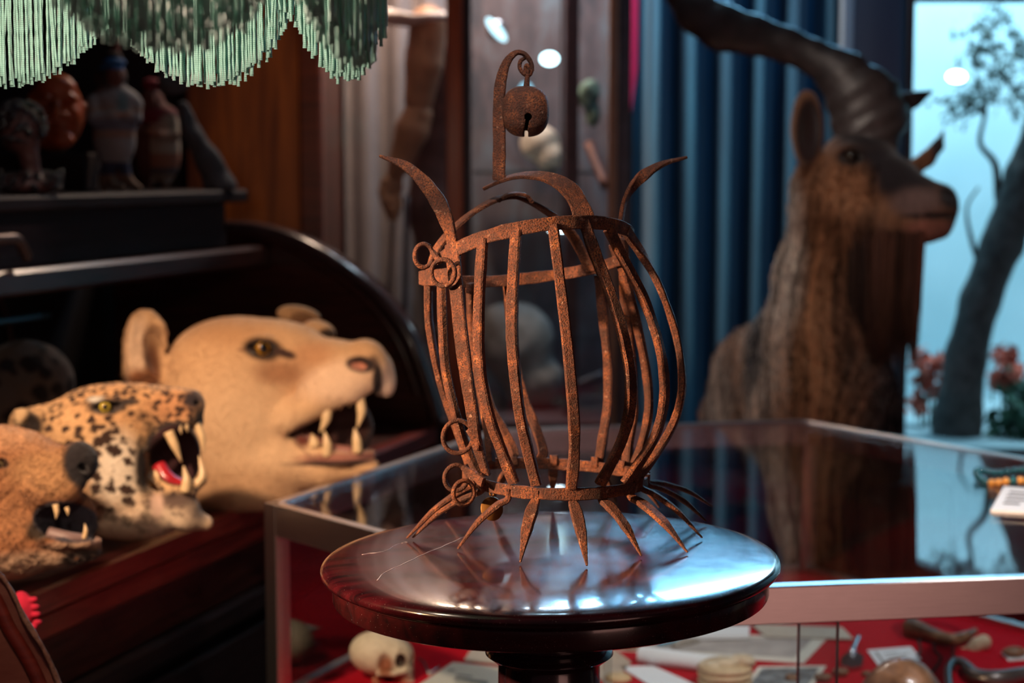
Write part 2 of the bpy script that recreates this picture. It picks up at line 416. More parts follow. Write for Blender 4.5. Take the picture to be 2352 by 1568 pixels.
M = dict(
    rust=rust(), alu=brushed('brushed_aluminium', (.62,.57,.56), .30), glass=glass('glass_pane', (.93,.96,.97), 1.62), gedge=plain('glass_edge', (.10,.13,.14), .2),
    felt=plain('red_felt', (.45,.004,.015), .95, spec=.1, vary=.15, scale=200, bump=.3),
    mahog=wood('dark_mahogany', (.018,.006,.006), (.075,.020,.014), .30), rail=wood('red_mahogany', (.12,.014,.012), (.34,.06,.04), .28),
    black=wood('near_black_wood', (.010,.006,.008), (.026,.014,.016), .62, coat=.0, spec=.25), orange=wood('orange_wood', (.10,.022,.006), (.34,.10,.018), .45, (14,14,1.2), 2.0),
    paper=plain('aged_paper', (.75,.70,.62), .8, vary=.06, scale=40), white=plain('white_paper', (.82,.84,.88), .7),
    ink=plain('ink', (.03,.03,.04), .8), tan=plain('pale_bone', (.62,.45,.27), .6, vary=.15, scale=90, bump=.4),
    tooth=plain('tooth_enamel', (.72,.50,.27), .35, vary=.15, scale=60), silver=plain('tarnished_silver', (.7,.75,.8), .2, 1.0),
    brown=plain('brown_stone', (.20,.10,.05), .45, vary=.5, scale=60, bump=.5), brass=plain('old_brass', (.60,.30,.07), .38, 1.0, vary=.2),
)
# ================================================================== setting
q = N('dark_floor_boards'); v = q.coord((6, .8, 1)); nz = q.noise(v, 3); q.p(Base_Color=q.ramp(nz, [(.3, (.02,.010,.007)), (.7, (.06,.03,.02))]), Roughness=.45)
mk('floor', *abox(-2.6, 3.2, -1.5, 5.6, -.04, 0), q.m, kind='structure', smooth=False)
q = N('grey_pink_plaster'); v = q.coord(); nz = q.noise(v, 2.2, 6, .6); q.p(Base_Color=q.ramp(nz, [(.35, (.05,.045,.055)), (.65, (.16,.125,.135))]), Roughness=.9)
PLAST = q.m
mk('wall_back', *abox(-2.6, 3.2, 5.5, 5.6, 0, 3.0), PLAST, kind='structure', smooth=False)
mk('wall_left', *abox(-2.6, -2.5, -1.5, 5.5, 0, 3.0), plain('dark_wall_paint', (.03,.02,.025), .8), kind='structure', smooth=False)
mk('wall_right', *abox(3.1, 3.2, -1.5, 5.5, 0, 3.0), plain('blue_grey_paint', (.10,.15,.18), .8), kind='structure', smooth=False)
mk('ceiling', *abox(-2.6, 3.2, 1.2, 5.6, 3.0, 3.05), plain('dark_ceiling_paint', (.035,.03,.035), .9), kind='structure', smooth=False)

# ------------------------------------------------------------------ blue curtain
def curtain(x0, x1, Y, z0, z1, amp, folds, seed):
    r = np.random.default_rng(seed); n = 420; xs = np.linspace(0, 1, n); ph = np.cumsum(.6+.8*r.random(n)); ph = ph/ph[-1]*folds*2*np.pi
    a = amp*(.7+.5*np.interp(xs, np.linspace(0, 1, 9), r.random(9)))
    V = []; F = []; m = 14
    for k in range(m):
        t = k/(m-1)
        for i in range(n):
            w = math.sin(ph[i]+.25*math.sin(3*t+i*.02))
            y = Y+a[i]*(np.sign(w)*abs(w)**.75)*(.75+.35*t)
            V.append((x0+(x1-x0)*xs[i]+.006*math.cos(ph[i])*t, y, z1+(z0-z1)*t))
    for k in range(m-1):
        for i in range(n-1): F.append([k*n+i, (k+1)*n+i, (k+1)*n+i+1, k*n+i+1])
    V = np.array(V); W2 = V.copy(); W2[:, 1] += .004; k = len(V)
    return np.vstack([V, W2]), F+[[j+k for j in f[::-1]] for f in F]
q = N('blue_curtain_cloth'); v = q.coord((1, 1, .12)); nz = q.noise(v, 14, 5, .6)
q.p(Base_Color=q.ramp(nz, [(.35, (.004,.065,.13)), (.7, (.014,.15,.27))]), Roughness=.75); q.b.inputs['Sheen Weight'].default_value = .25
cx0 = at(1452, 500, 4.45)[0]; cx1 = at(1945, 500, 4.45)[0]
mk('curtain', *curtain(cx0, cx1, 4.45, .02, 2.6, .062, 6.3, 3), q.m, label='long blue curtain hanging in folds behind the goat', cat='curtain')
cm0 = at(1437, 0, 4.40)[0]; cm1 = at(1468, 0, 4.40)[0]
V = []; 
q = plain('magenta_cloth', (.55,.012,.12), .8)
mk('drapery_strip', *prism([(cm0, 4.38, 2.6), (cm1, 4.38, 2.6), (cm1-.004, 4.40, at(1455, 160, 4.4)[2]), (cm0+.004, 4.40, at(1445, 330, 4.4)[2])], (0, .012, 0)), q,
   label='narrow magenta cloth strip beside the left edge of the blue curtain', cat='cloth', smooth=False)
# ------------------------------------------------------------------ wooden wardrobe at the left
x0, x1 = at(430, 300, 4.0)[0], at(742, 300, 4.0)[0]
w = empty('wardrobe', ((x0+x1)/2, 4.2, 0), 'tall orange-brown wooden wardrobe behind the roll-top desk', 'wardrobe')
mk('side_panel', *abox(x0, x1-.055, 4.0, 4.5, 0, 2.4), M['orange'], w, smooth=False)
mk('corner_post', *abox(x1-.053, x1, 3.97, 4.5, 0, 2.4, .006), wood('red_brown_post', (.05,.010,.006), (.15,.03,.012), .4), w, smooth=False)
bc = empty('tall_dark_cabinet', ((at(-150,300,4.1)[0]+x0)/2, 4.3, 0), 'tall near-black cabinet behind the figurines left of the orange-brown wardrobe', 'cabinet')
mk('carcass', *abox(at(-150,300,4.1)[0], x0-.004, 4.10, 4.5, 0, 2.4), plain('near_black_panel', (.010,.007,.010), .6, vary=.3), bc, smooth=False)
mk('vertical_moulding', *abox(at(262,300,4.1)[0], at(274,300,4.1)[0], 4.085, 4.10, 0, 2.4, .003), plain('brown_moulding', (.10,.03,.02), .5), bc, smooth=False)
# ------------------------------------------------------------------ glazed cabinet in the middle
YC = 3.95
def cx(px, Y=YC): return at(px, 300, Y)[0]
cab = empty('display_cabinet', (cx(1150), 4.2, 0), 'tall glazed display cabinet with mahogany posts between the wardrobe and blue curtain', 'cabinet')
postm = wood('bright_mahogany', (.30,.045,.010), (.62,.12,.025), .4, (12,12,1.5)); postd = plain('dark_post', (.045,.032,.04), .5, vary=.3)
mk('post', *abox(cx(1026), cx(1063), 3.93, 3.99, 0, 2.5, .004), postm, cab, smooth=False)
mk('post', *abox(cx(1064), cx(1082), 3.94, 4.0, 0, 2.5, .003), postd, cab, smooth=False)
mk('post', *abox(cx(1300), cx(1334), 4.06, 4.1, 0, 2.5, .004), plain('plum_post', (.06,.03,.04), .5, vary=.3), cab, smooth=False)
mk('post', *abox(cx(1398), cx(1418), 3.93, 3.97, 0, 2.5, .003), plain('copper_post', (.34,.16,.09), .4, vary=.2), cab, smooth=False)
mk('post', *abox(cx(1420), cx(1448), 3.94, 3.99, 0, 2.5, .003), plain('grey_brown_post', (.07,.06,.07), .35, vary=.3), cab, smooth=False)
mk('glass_door', *abox(cx(1083), cx(1397), 3.955, 3.959, .3, 2.45), glass('cabinet_glass', (.96,.97,.97), 1.45, .03), cab, smooth=False)
mk('glass_door', *box(((cx(743)+cx(1025))/2, 3.965, 1.375), (math.cos(.085), math.sin(.085), 0), (-math.sin(.085), math.cos(.085), 0), Z3, (cx(1025)-cx(743))/2-.004, .002, 1.07), glass('cabinet_glass', (.96,.97,.97), 1.45, .03), cab, smooth=False)
q = N('mottled_backing'); v = q.coord((3, 1, 1)); nz = q.noise(v, 4.0, 7, .7, .4); q.p(Base_Color=q.ramp(nz, [(.35, (.035,.045,.06)), (.52, (.12,.095,.105)), (.68, (.15,.19,.23))]), Roughness=.6)
mk('backing', *abox(cx(742), cx(1448), 4.50, 4.53, 0, 2.5), q.m, cab, smooth=False)
mk('plinth', *abox(cx(742), cx(1448), 3.97, 4.49, 0, at(1150, 965, 4.0)[2]), postd, cab, smooth=False)
mk('shelf', *abox(cx(1084), cx(1390), 4.15, 4.45, at(1240, 392, 4.2)[2]-.008, at(1240, 392, 4.2)[2]), M['gedge'], cab, smooth=False)
# grey cloth lining seen at the left of the figure
q = plain('grey_lining_cloth', (.21,.19,.20), .9, vary=.2, scale=6)
mk('drape', *curtain(x1+.006, cx(1024, 4.42), 4.42, .3, 2.4, .02, 3.2, 9), q, label='grey cloth hanging behind the jointed figure', cat='cloth')

def emitter(px, py, Y, r, col, k, label, sc=(1,1,1), rot=0):
    f_ = Fr(px, py, Y); o = empty('spot_lamp', f_.A, label, 'lamp')
    d = (ball(f_.A, r, sc=sc)); V = d[0]
    if rot:
        a = math.radians(rot); W_ = V-f_.A; V = f_.A+np.stack([W_[:, 0]*math.cos(a)-W_[:, 2]*math.sin(a), W_[:, 1], W_[:, 0]*math.sin(a)+W_[:, 2]*math.cos(a)], 1)
    mk('bulb', V, d[1], emit('lamp_glow', col, k), o)
    h = lathe(f_.A+np.array([0, .008, 0]), [(r*.55, 0), (r*.9, .004), (r*.8, .03), (r*.3, .045)], 20, (0, 1, 0))
    mk('housing', *h, M['alu'], o, smooth=True); return o
emitter(1262, 135, 4.35, .019, (.55,.9,1), 9, 'small oval cold white lamp behind the bell inside the cabinet', (1.15,.5,.85))
emitter(1140, 68, 4.35, .030, (.5,.85,1), 2.6, 'slanted elongated white lamp high in the cabinet', (1.25,.4,.42), -50)  # glowing form stands for a tube lamp's reflection
emitter(1208, 205, 4.40, .017, (.3,.75,1), 1.4, 'dim bluish lamp right behind the bell shank', (1,.5,1))
pk = at(1290, 528, 4.12); e = empty('hidden_puck_lamp', pk, 'flat round lamp under the cabinet shelf behind the top band of the cage', 'lamp')  # unseen lamp added for the bright reflection in the case glass
mk('diffuser', *lathe(pk, [(.030,-.002),(.030,.0)], 32), emit('lamp_glow', (.7,.9,1), 22), e)
mk('housing', *lathe(pk+[0,0,.0005], [(.034,0),(.034,.006),(.02,.009)], 32), M['ink'], e)
mk('hanging_rod', *tube([pk+[0,0,.008], pk+[0,.02,.25], np.array([pk[0], pk[1]+.02, 2.45])], .003), M['ink'], e)
# things on the cabinet shelves
def lump(fr, fn, lo, hi, h, name, mat, parent=None, col=None, it=1, **kw):
    V, Q = sdf(fr, fn, lo, hi, h); V = lap(V, Q, it); c = col(V) if col else None
    return mk(name, fr.W(V), Q, mat, parent, col=c, **kw)
def nse(P, k, s=0): return np.sin(P[0]*k+s)*np.sin(P[1]*k*1.13+s*2)*np.sin(P[2]*k*.93+s*3)
f = Fr(1245, 345, 4.28)
lump(f, lambda P: smin(ell(P, (1240,330,0), (46,42,30)), ell(P, (1262,362,5), (34,30,28)), 14)+3*nse(P, .09), (1180,270,-45), (1320,405,45), 5, 'plaster_cast', plain('cream_plaster', (.50,.42,.33), .7, vary=.2, scale=30, bump=.5),
     label='lumpy cream plaster piece on the shelf behind the bell', cat='ornament')
f = Fr(1200, 800, 4.22)
lump(f, lambda P: np.minimum(smin(smin(ell(P, (1190,790,0), (82,95,60), 12), ell(P, (1150,735,10), (42,40,35)), 22), ell(P, (1230,880,-5), (75,60,55)), 25), 999)+4*nse(P, .07), (1080,670,-75), (1330,960,75), 7, 'stuffed_animal',
     plain('pale_grey_fur', (.28,.27,.27), .95, vary=.3, scale=25, bump=.7), label='hunched pale grey furry animal low in the glazed cabinet', cat='stuffed animal')
f = Fr(1350, 220, 4.2)
lump(f, lambda P: smin(ell(P, (1352,215,0), (26,34,20), 20), ell(P, (1362,262,0), (18,30,16)), 12)+3*nse(P, .12), (1310,165,-30), (1400,305,30), 4, 'leafy_sprig',
     plain('dull_green_leaf', (.13,.20,.15), .8, vary=.4, scale=40, bump=.5), label='dull green sprig between the two right cabinet posts', cat='plant')
# slanting brown sticks behind the glass
for i, (a, b, r, lb) in enumerate([((1352,330),(1392,430),.012,'upper slanting reddish stick right of the dark cabinet post'), ((1285,900),(1385,860),.010,'low bluish stick lying near the foot of the cabinet')]):
    mk('wooden_stick', *tube([at(*a, 4.2), at(*b, 4.12)], r), plain('red_brown_stick', [(.16,.06,.04),(.10,.11,.14)][i], .5), label=lb, cat='stick')
# ------------------------------------------------------------------ jointed figure in the cabinet (arm, hand, hip)
f = Fr(960, 300, 4.15)
skin = plain('worn_tan_leather', (.30,.155,.085), .55, vary=.25, scale=25, bump=.3)
fig = empty('jointed_figure', (f.A[0], f.A[1], .0), 'tan jointed wooden mannequin with hanging arm and hand behind the cabinet glass', 'mannequin')
lump(f, lambda P: chain(P, [(985,60,0,44),(975,150,0,43),(962,232,0,34)], 8), (920,0,-60), (1050,285,60), 6, 'upper_arm', skin, fig)
lump(f, lambda P: chain(P, [(960,262,0,34),(946,300,0,38),(920,372,0,27),(908,398,0,20)], 8), (870,215,-50), (1010,430,50), 5, 'forearm', skin, fig)
def handf(P):
    d = chain(P, [(906,395,0,17),(900,425,0,24),(896,448,0,22)], 10, .6)
    for (a, b, c) in (((880,440,6),(884,470,8),(892,498,2)), ((893,455,10),(896,482,12),(903,505,4)), ((905,455,6),(909,478,8),(908,500,2)), ((914,447,0),(917,470,2),(913,488,-2))):
        d = smin(d, chain(P, [(*a,8.5),(*b,7.5),(*c,6)], 3), 4)
    return smin(d, chain(P, [(884,415,8,10),(876,440,14,8.5),(879,462,16,7)], 3), 6)
lump(f, handf, (855,370,-35), (940,520,40), 3, 'hand', skin, fig)
lump(f, lambda P: chain(P, [(1010,130,-90,80),(1012,330,-90,62),(1000,480,-80,66),(1012,600,-80,56),(1020,760,-80,44),(1022,930,-80,38)], 20, .7), (915,40,-170), (1110,975,0), 9, 'torso', plain('dark_red_cloth', (.11,.05,.045), .85, vary=.3), fig)
lump(f, lambda P: np.maximum(ell(P, (948,42,0), (84,24,60)), -ell(P, (960,26,0), (58,15,90)))+2*nse(P, .1), (850,5,-70), (1045,80,70), 5, 'ruff_collar', plain('off_white_linen', (.55,.50,.47), .8, vary=.1, bump=.4), fig, label='off-white linen collar')
mk('hanging_cord', *tube([at(905,505,4.15), at(893,640,4.15), at(875,760,4.15)], .004), postd, fig)
mk('hanging_cord', *tube([at(935,450,4.16), at(930,700,4.16), at(925,960,4.16)], .007), postd, fig)

# ------------------------------------------------------------------ right side: glass screen, dark panel and diorama
def vx(px, Y): return at(px, 400, Y)[0]
mk('trim_1', *abox(vx(1925,4.3), vx(1950,4.3), 4.28, 4.32, 0, 3.0, .003), plain('pale_blue_frame', (.38,.48,.55), .4), kind='structure', smooth=False)
mk('wall_partition', *abox(vx(1950,4.34), vx(2078,4.34), 4.34, 4.42, 0, 3.0), plain('steel_blue_panel', (.06,.085,.12), .3, spec=.8), kind='structure', smooth=False)
dio = empty('diorama_case', (vx(2350,4.7), 4.7, 0), 'tall backlit pale blue diorama case at the right edge behind the goat', 'diorama')
mk('frame_post', *abox(vx(2078,4.3), vx(2092,4.3), 4.29, 4.33, 0, 3.0, .003), plain('black_frame', (.015,.02,.03), .35), dio, smooth=False)
mk('frame_rail', *abox(vx(2092,4.3), vx(2092,4.3)+1.2, 4.29, 4.33, at(2200,5,4.3)[2], at(2200,5,4.3)[2]+.05, .003), plain('black_frame', (.015,.02,.03), .35), dio, smooth=False)
q = N('painted_sky_backdrop'); v = q.coord((1, 1, 1)); nz = q.noise(v, 1.4, 3, .5)
q.p(Base_Color=q.ramp(nz, [(.3, (.40,.58,.63)), (.7, (.74,.86,.90))]), Roughness=.9)
mk('backdrop', *abox(vx(2000,5.3), vx(2000,5.3)+2.0, 5.30, 5.34, .2, 3.0), q.m, dio, smooth=False)
mk('light_block_header', *abox(vx(2078,4.3), vx(2078,4.3)+1.3, 4.30, 4.34, at(2200,5,4.3)[2]+.055, 2.98), plain('black_frame', (.015,.02,.03), .35), dio, smooth=False)  # unseen board added to keep diorama light out of the room
mk('side_panel', *abox(vx(2078,4.3)-.02, vx(2078,4.3)-.002, 4.43, 5.29, .0, 2.98), plain('pale_blue_side', (.30,.48,.55), .7), dio, smooth=False)  # unseen side added to stop diorama light spilling sideways
zf = at(2250, 958, 4.9)[2]
mk('display_floor', *abox(vx(2050,4.4), vx(2050,4.4)+1.5, 4.36, 5.30, zf-.4, zf), plain('pale_grey_base', (.33,.42,.45), .6), dio, smooth=False)
mk('glass_front', *abox(vx(2092,4.3), vx(2092,4.3)+1.2, 4.305, 4.309, .3, at(2200,5,4.3)[2]), glass('diorama_glass', (.97,.99,1), 1.45, .04), dio, smooth=False)
light('diorama_light', 'AREA', (1.75, 4.75, 2.85), 80, (.54,.86,1.0), (1.6, 5.3, 1.2), .5)
emitter(2197, 176, 4.55, .019, (.75,1,1), 12, 'bright oval white lamp inside the diorama right of the far horn', (1.35,.5,.8))
# tree
bark = plain('grey_brown_bark', (.075,.06,.055), .85, vary=.5, scale=30, bump=.8)
f = Fr(2230, 700, 4.6)
tree = empty('tree', f.W([(2180, 1030, 0)])[0], 'leaning forked tree trunk inside the diorama at the right edge', 'tree')
lump(f, lambda P: smin(chain(P, [(2200,1090,0,62),(2208,960,0,54),(2222,820,0,46),(2250,690,0,44),(2295,560,10,46),(2350,400,20,50),(2400,250,25,50)], 20), chain(P, [(2200,900,0,30),(2235,700,-10,22),(2262,600,-20,19),(2285,520,-20,15),(2300,450,-20,10)], 4), 10)+2.5*nse(P, .08), (2090,220,-95), (2480,1160,95), 9, 'trunk', bark, tree)
Vt, Ft = join(tube(f.W([(2330,470,0),(2290,470,10),(2275,380,15),(2240,330,20),(2250,250,10),(2225,170,0)]), [.018,.014,.010,.007,.005,.003]),
              tube(f.W([(2262,640,0),(2230,560,10),(2215,480,10),(2240,430,0)]), [.012,.007,.004,.003]))
mk('branch', Vt, Ft, bark, tree)
def leaves(f, cs, n, rad, size, seed, flat=.4):
    r = np.random.default_rng(seed); V = []; F = []
    for c in cs:
        for _ in range(n):
            p = np.array(c, float)+r.normal(size=3)*np.array(rad)*.55; a = r.normal(size=3); a /= np.linalg.norm(a); b = np.cross(a, r.normal(size=3)); b /= np.linalg.norm(b)
            L = size*(.6+.8*r.random()); w_ = L*flat; nn = np.cross(a, b)*L*.12
            k = len(V); V += [p-a*L, p-a*L*.2+b*w_+nn, p+a*L, p-a*L*.2-b*w_+nn, p+a*L*.3+nn*2]
            F += [[k, k+1, k+4], [k+1, k+2, k+4], [k+2, k+3, k+4], [k+3, k, k+4]]
    return f.W(np.array(V)), F
mk('foliage', *leaves(f, [(2230,120,20),(2290,160,0),(2340,120,0),(2250,220,10),(2330,240,0),(2190,240,0),(2260,60,0)], 70, (45,45,60), 13, 4), plain('grey_green_leaf', (.075,.10,.09), .8, vary=.4), tree, kind='stuff')
fl = plain('coral_red_petal', (.62,.13,.08), .7, vary=.35, scale=20); gl = plain('dark_green_leaf', (.02,.09,.05), .6, vary=.4)
for i, (x, y, cs, lb) in enumerate([(2130,860,[(2115,830,0),(2150,845,0),(2128,880,0),(2160,905,0),(2110,930,0)],'coral red flower clump just right of the goat beard'),
                              (2318,850,[(2310,820,0),(2325,855,0),(2305,880,0)],'coral red flower clump at the right edge beyond the trunk')]):
    g_ = Fr(x, y, 4.75); e = empty('flower_clump', g_.W([(x, 985, 0)])[0], lb, 'flowers', 'coral flowers in the diorama')
    mk('petals', *leaves(g_, cs, 50, (24,24,26), 13, 20+i, .7), fl, e, kind='stuff')
    mk('stem', *join(*[tube(g_.W([(x+k*9-9, 1000, 0), (x+k*12-12, 930, 4), (x+k*16-16, 850, 0)]), .004) for k in range(3)]), gl, e)
g_ = Fr(2340, 940, 4.55)
e = empty('leafy_plant', g_.W([(2340, 1040, 0)])[0], 'dark green leafy plant in the diorama at the right edge', 'plant')
mk('foliage', *leaves(g_, [(2330,940,0),(2350,900,0),(2300,985,0),(2345,1000,0),(2370,960,0)], 60, (34,34,40), 16, 31, .55), gl, e, kind='stuff')
mk('stem', *tube(g_.W([(2340,1060,0),(2338,990,0),(2345,920,0)]), .006), gl, e)
# ================================================================== pedestal
PD = CAM+1.56*ray(1262, 1268); ZD = PD[2]; S0 = 1.56/FPX
def pr(l): return [(r*S0, h*S0) for r, h in l]
ped = empty('pedestal', (PD[0], PD[1], 0), 'round dark polished mahogany pedestal stand carrying the rusty iron cage', 'pedestal')
def polished(name, dark, light):
    q = N(name); v = q.coord((1.2, 14, 10)); nz = q.noise(v, 5, 7, .65, .5); v2 = q.coord(); n2 = q.noise(v2, 60, 6, .7); n3 = q.noise(v2, 900, 2, .5); n4 = q.noise(v2, 9, 4, .6)
    c = q.ramp(nz, [(.34, dark), (.66, light)]); c = q.mix(q.ramp(n3, [(.712, (0,0,0)), (.74, (.5,.5,.5))]), c, (.5,.42,.42))
    q.p(Base_Color=c, Roughness=q.ramp(q.mix(.5, n2, n4), [(.35, (.15,)*3), (.65, (.24,)*3)])); q.b.inputs['Coat Weight'].default_value = .7; q.b.inputs['Coat Roughness'].default_value = .08
    q.bump(n2, .035, .0015); return q.m
PT = polished('polished_mahogany', (.008,.0025,.004), (.060,.005,.009))
TILT = Matrix.Rotation(math.radians(1.2), 3, 'Y'); TM = np.array(TILT.to_3x3()) if hasattr(TILT, 'to_3x3') else np.array(TILT)
def tilt(V, c): return (np.asarray(V)-c) @ np.array(Matrix.Rotation(math.radians(-1.1), 3, 'Y')).T+c
top = smooth_prof([(496,-40),(510,-39),(521,-33),(525,-23),(520,-14),(506,-8.5),(480,-5),(440,-2.5),(390,-1),(330,0)], 5)
V, F = lathe(PD, [(0.001*1, -38*S0)]+pr(top)+pr([(290,0),(250,0),(120,0),(2,0)]), 160)
mk('tabletop', tilt(V, PD), F, PT, ped)
ap = [(440,-94),(490,-94),(497,-91),(499,-86),(499,-48),(504,-44),(500,-38),(440,-38)]
V, F = lathe(PD, pr(ap), 160); mk('apron', tilt(V, PD), F, polished('apron_mahogany', (.012,.004,.005), (.05,.006,.008)), ped, auto=35)
nk = [(150,-93),(150,-158),(166,-166),(170,-184),(156,-200),(136,-206),(131,-213),(144,-221),(148,-234),(130,-248),(118,-253),(118,-330),(126,-340),(118,-352),(112,-370),(122,-700),(135,-1100),(160,-1200),(175,-1260),(150,-1300),(160,-1360),(170,-1500)][::-1]
V, F = lathe(PD, pr(nk), 72); mk('column', V, F, polished('column_mahogany', (.008,.004,.007), (.03,.006,.010)), ped, auto=50)
hb = -ZD/S0
bs = [(395,hb),(400,hb+60),(380,hb+90),(300,hb+130),(230,hb+200),(180,-1500)]
V, F = lathe(PD, pr(bs), 72); mk('base', V, F, M['mahog'], ped, auto=40)
# hairline cracks in the polish (thin pale grooves)
def crack(pts, w):
    P = [onz(x, y, ZD+.0001) for x, y in pts]; P = crom(np.array(P), 5); L = []; 
    for i, p in enumerate(P):
        P[i] = p+np.array([RNG.normal()*.0004, RNG.normal()*.0012, 0])
    return strip(P, w, .0004, (0,0,1), m=2, jit=.3)
ck = plain('pale_crack', (.45,.38,.42), .6)
V, F = join(crack([(866,1322),(885,1305),(930,1287),(985,1262),(1050,1236),(1085,1215)], .0006), crack([(830,1262),(880,1258),(910,1243),(935,1238)], .0004))
V[:, 2] += -(V[:, 0]-PD[0])*math.tan(math.radians(-1.1)); rr_ = np.hypot(V[:, 0]-PD[0], V[:, 1]-PD[1])/S0; V[:, 2] -= S0*np.interp(rr_, [330,390,440,480,506,520], [0,1,2.5,5,8.5,14])
mk('crack', V, F, ck, ped)
def torus_pt(px, k):   # point of the front edge profile at picture column px
    return None
# ================================================================== the iron cage
CB = onz(1277, 1218, ZD); YC0 = CB[1]
ZD += 0.0
cage = empty('iron_cage', (CB[0], CB[1], ZD), 'rusty barrel-shaped iron cage with splayed spikes and curved horns on the round pedestal', 'cage')
def prof(y):
    ys = [500, 560, 640, 740, 850, 930, 1000, 1060, 1100, 1160]; c = [1222,1222,1228,1250,1280,1285,1283,1280,1277,1277]; r = [232,236,258,282,296,290,262,228,214,214]
    return np.interp(y, ys, c), np.interp(y, ys, r)
def P3(x, y, side, add=0.0):
    """point on the cage barrel; side +1 front, -1 back"""
    c, R = prof(y); w = side*math.sqrt(max(R*R-(x-c)**2, (R*.12)**2))
    return at(x, y, YC0-(w+add)*YC0/FPX*1.0)
def Pd(x, y, off): return at(x, y, YC0-off)      # off: metres toward the viewer
def outw(P, c=None):
    P = np.asarray(P); o = P-np.array([CB[0], YC0, 0]); o[:, 2] = 0; return o/(np.linalg.norm(o, axis=1)[:, None]+1e-9)
def bar(pts, side, w, t, name='bar', add=0.0, **kw):
    P = np.array([P3(x, y, side, add) for x, y in pts]); V, F = strip(P, w, t, outw(P), m=10, cham=.2); return mk(name, V, F, M['rust'], cage, **kw)
px = YC0/FPX
w1 = 23*px; t1 = 17*px
FB = [[(1109,548),(1103,640),(1099,760),(1104,860),(1122,950),(1150,1030),(1180,1108)],
      [(1186,528),(1179,640),(1176,760),(1182,850),(1194,950),(1214,1040),(1232,1112)],
      [(1270,516),(1283,620),(1300,760),(1311,870),(1318,960),(1319,1040),(1312,1120)],
      [(1341,506),(1366,580),(1408,690),(1436,790),(1449,880),(1443,960),(1420,1030),(1378,1112)],
      [(1398,525),(1430,590),(1476,680),(1508,770),(1524,850),(1524,930),(1500,1010),(1436,1110)],
      [(1438,530),(1478,590),(1520,670),(1550,760),(1566,850),(1563,920),(1538,990),(1490,1065),(1452,1104)]]
for b in FB: bar(b, 1, w1*1.08, t1)
bar([(1408,560),(1436,640),(1462,740),(1484,850),(1490,940),(1474,1020),(1448,1088)], -1, w1*.95, t1)
BB = [[(1430,545),(1434,620),(1440,740),(1450,860),(1452,950),(1442,1020),(1440,1078)],
      [(1376,630),(1385,720),(1397,840),(1396,930),(1384,1010),(1377,1060)],
      [(1166,655),(1172,720),(1184,830),(1202,910),(1226,970),(1247,1032),(1243,1052)],
      [(1080,650),(1086,740),(1100,840),(1125,930),(1155,985),(1180,1035),(1172,1064)]]
for k, b in enumerate(BB): bar(b, -1, (w1*1.25 if k == 0 else w1), t1)
# wide hinge bars at the left and two narrow bars beside them
P = np.array([P3(x, y, 1) for x, y in [(1038,560),(1046,640),(1057,750),(1071,860),(1085,950),(1096,1020),(1118,1090)]]); mk('hinge_bar', *strip(P, np.array([34,33,32,32,30,25,18])*px, t1*.7, np.array([(-.45,-.9,0.)]*7), m=10), M['rust'], cage)
bar([(1014,650),(1016,740),(1024,850),(1044,940),(1072,1030),(1098,1088)], 1, w1*1.0, t1, add=-30)
bar([(984,645),(986,740),(1002,830),(1024,910),(1052,990),(1080,1072)], -1, w1*1.15, t1, add=40)
bar([(1080,650),(1084,760),(1096,850)][:3]+[(1110,930),(1122,1000),(1128,1062)], -1, w1*.9, t1, add=60)
# bottom ring
def bandpts(L): return np.array([P3(x, y, s) if len(q) == 3 else None for q in L for x, y, s in [q]])
n = 40; c0, r0 = 1277, 214; Pr = []
zr = Pd(1277, 1095, 0)[2]
for k in range(n):
    a = 2*math.pi*k/n; Pr.append((CB[0]+r0*px*math.cos(a), YC0-r0*px*math.sin(a)*1.0, zr-.0035*math.cos(a+.5)+.0015*math.sin(2*a+1)))
V, F = strip(np.array(Pr), 27*px, 9*px, np.array([(math.cos(2*math.pi*k/n), -math.sin(2*math.pi*k/n), 0) for k in range(n)]), m=4, closed=True)
mk('bottom_ring', V, F, M['rust'], cage)
# top band, front half and back half (it rises toward the right front)
def strap(pts, w, t, name, hint=None, **kw):
    P = np.array([Pd(x, y, o) for x, y, o in pts]); h = outw(P) if hint is None else hint
    V, F = strip(P, w, t, h, m=10, cham=.2); return mk(name, V, F, M['rust'], cage, **kw)
R_ = .094
def fo(x, R=236, c=1222, k=1): return k*math.sqrt(max(R*R-(x-c)**2, 400))*px
fr = [(x, y, fo(x)) for x, y in [(1000,600),(1030,583),(1075,560),(1130,540),(1190,525),(1260,514),(1330,510),(1390,513),(1430,523)]]+[(1451,538,.02),(1447,552,-.012)]
strap(fr, [20*px]+[30*px]*8+[28*px,20*px], 9*px, 'top_band')
bk = [(966,640,.012),(982,641,.0),(1020,646,-.05)]+[(x, y, fo(x, k=-1)) for x, y in [(1080,647),(1150,645),(1230,637),(1310,626),(1380,612),(1425,596)]]
strap(bk, [30*px]*3+[28*px]*6, 9*px, 'top_band')
strap([(966,638,.012),(990,638,.035),(1020,634,.05),(1048,628,.058)], [32*px,34*px,36*px,36*px], 9*px, 'hinge_plate')
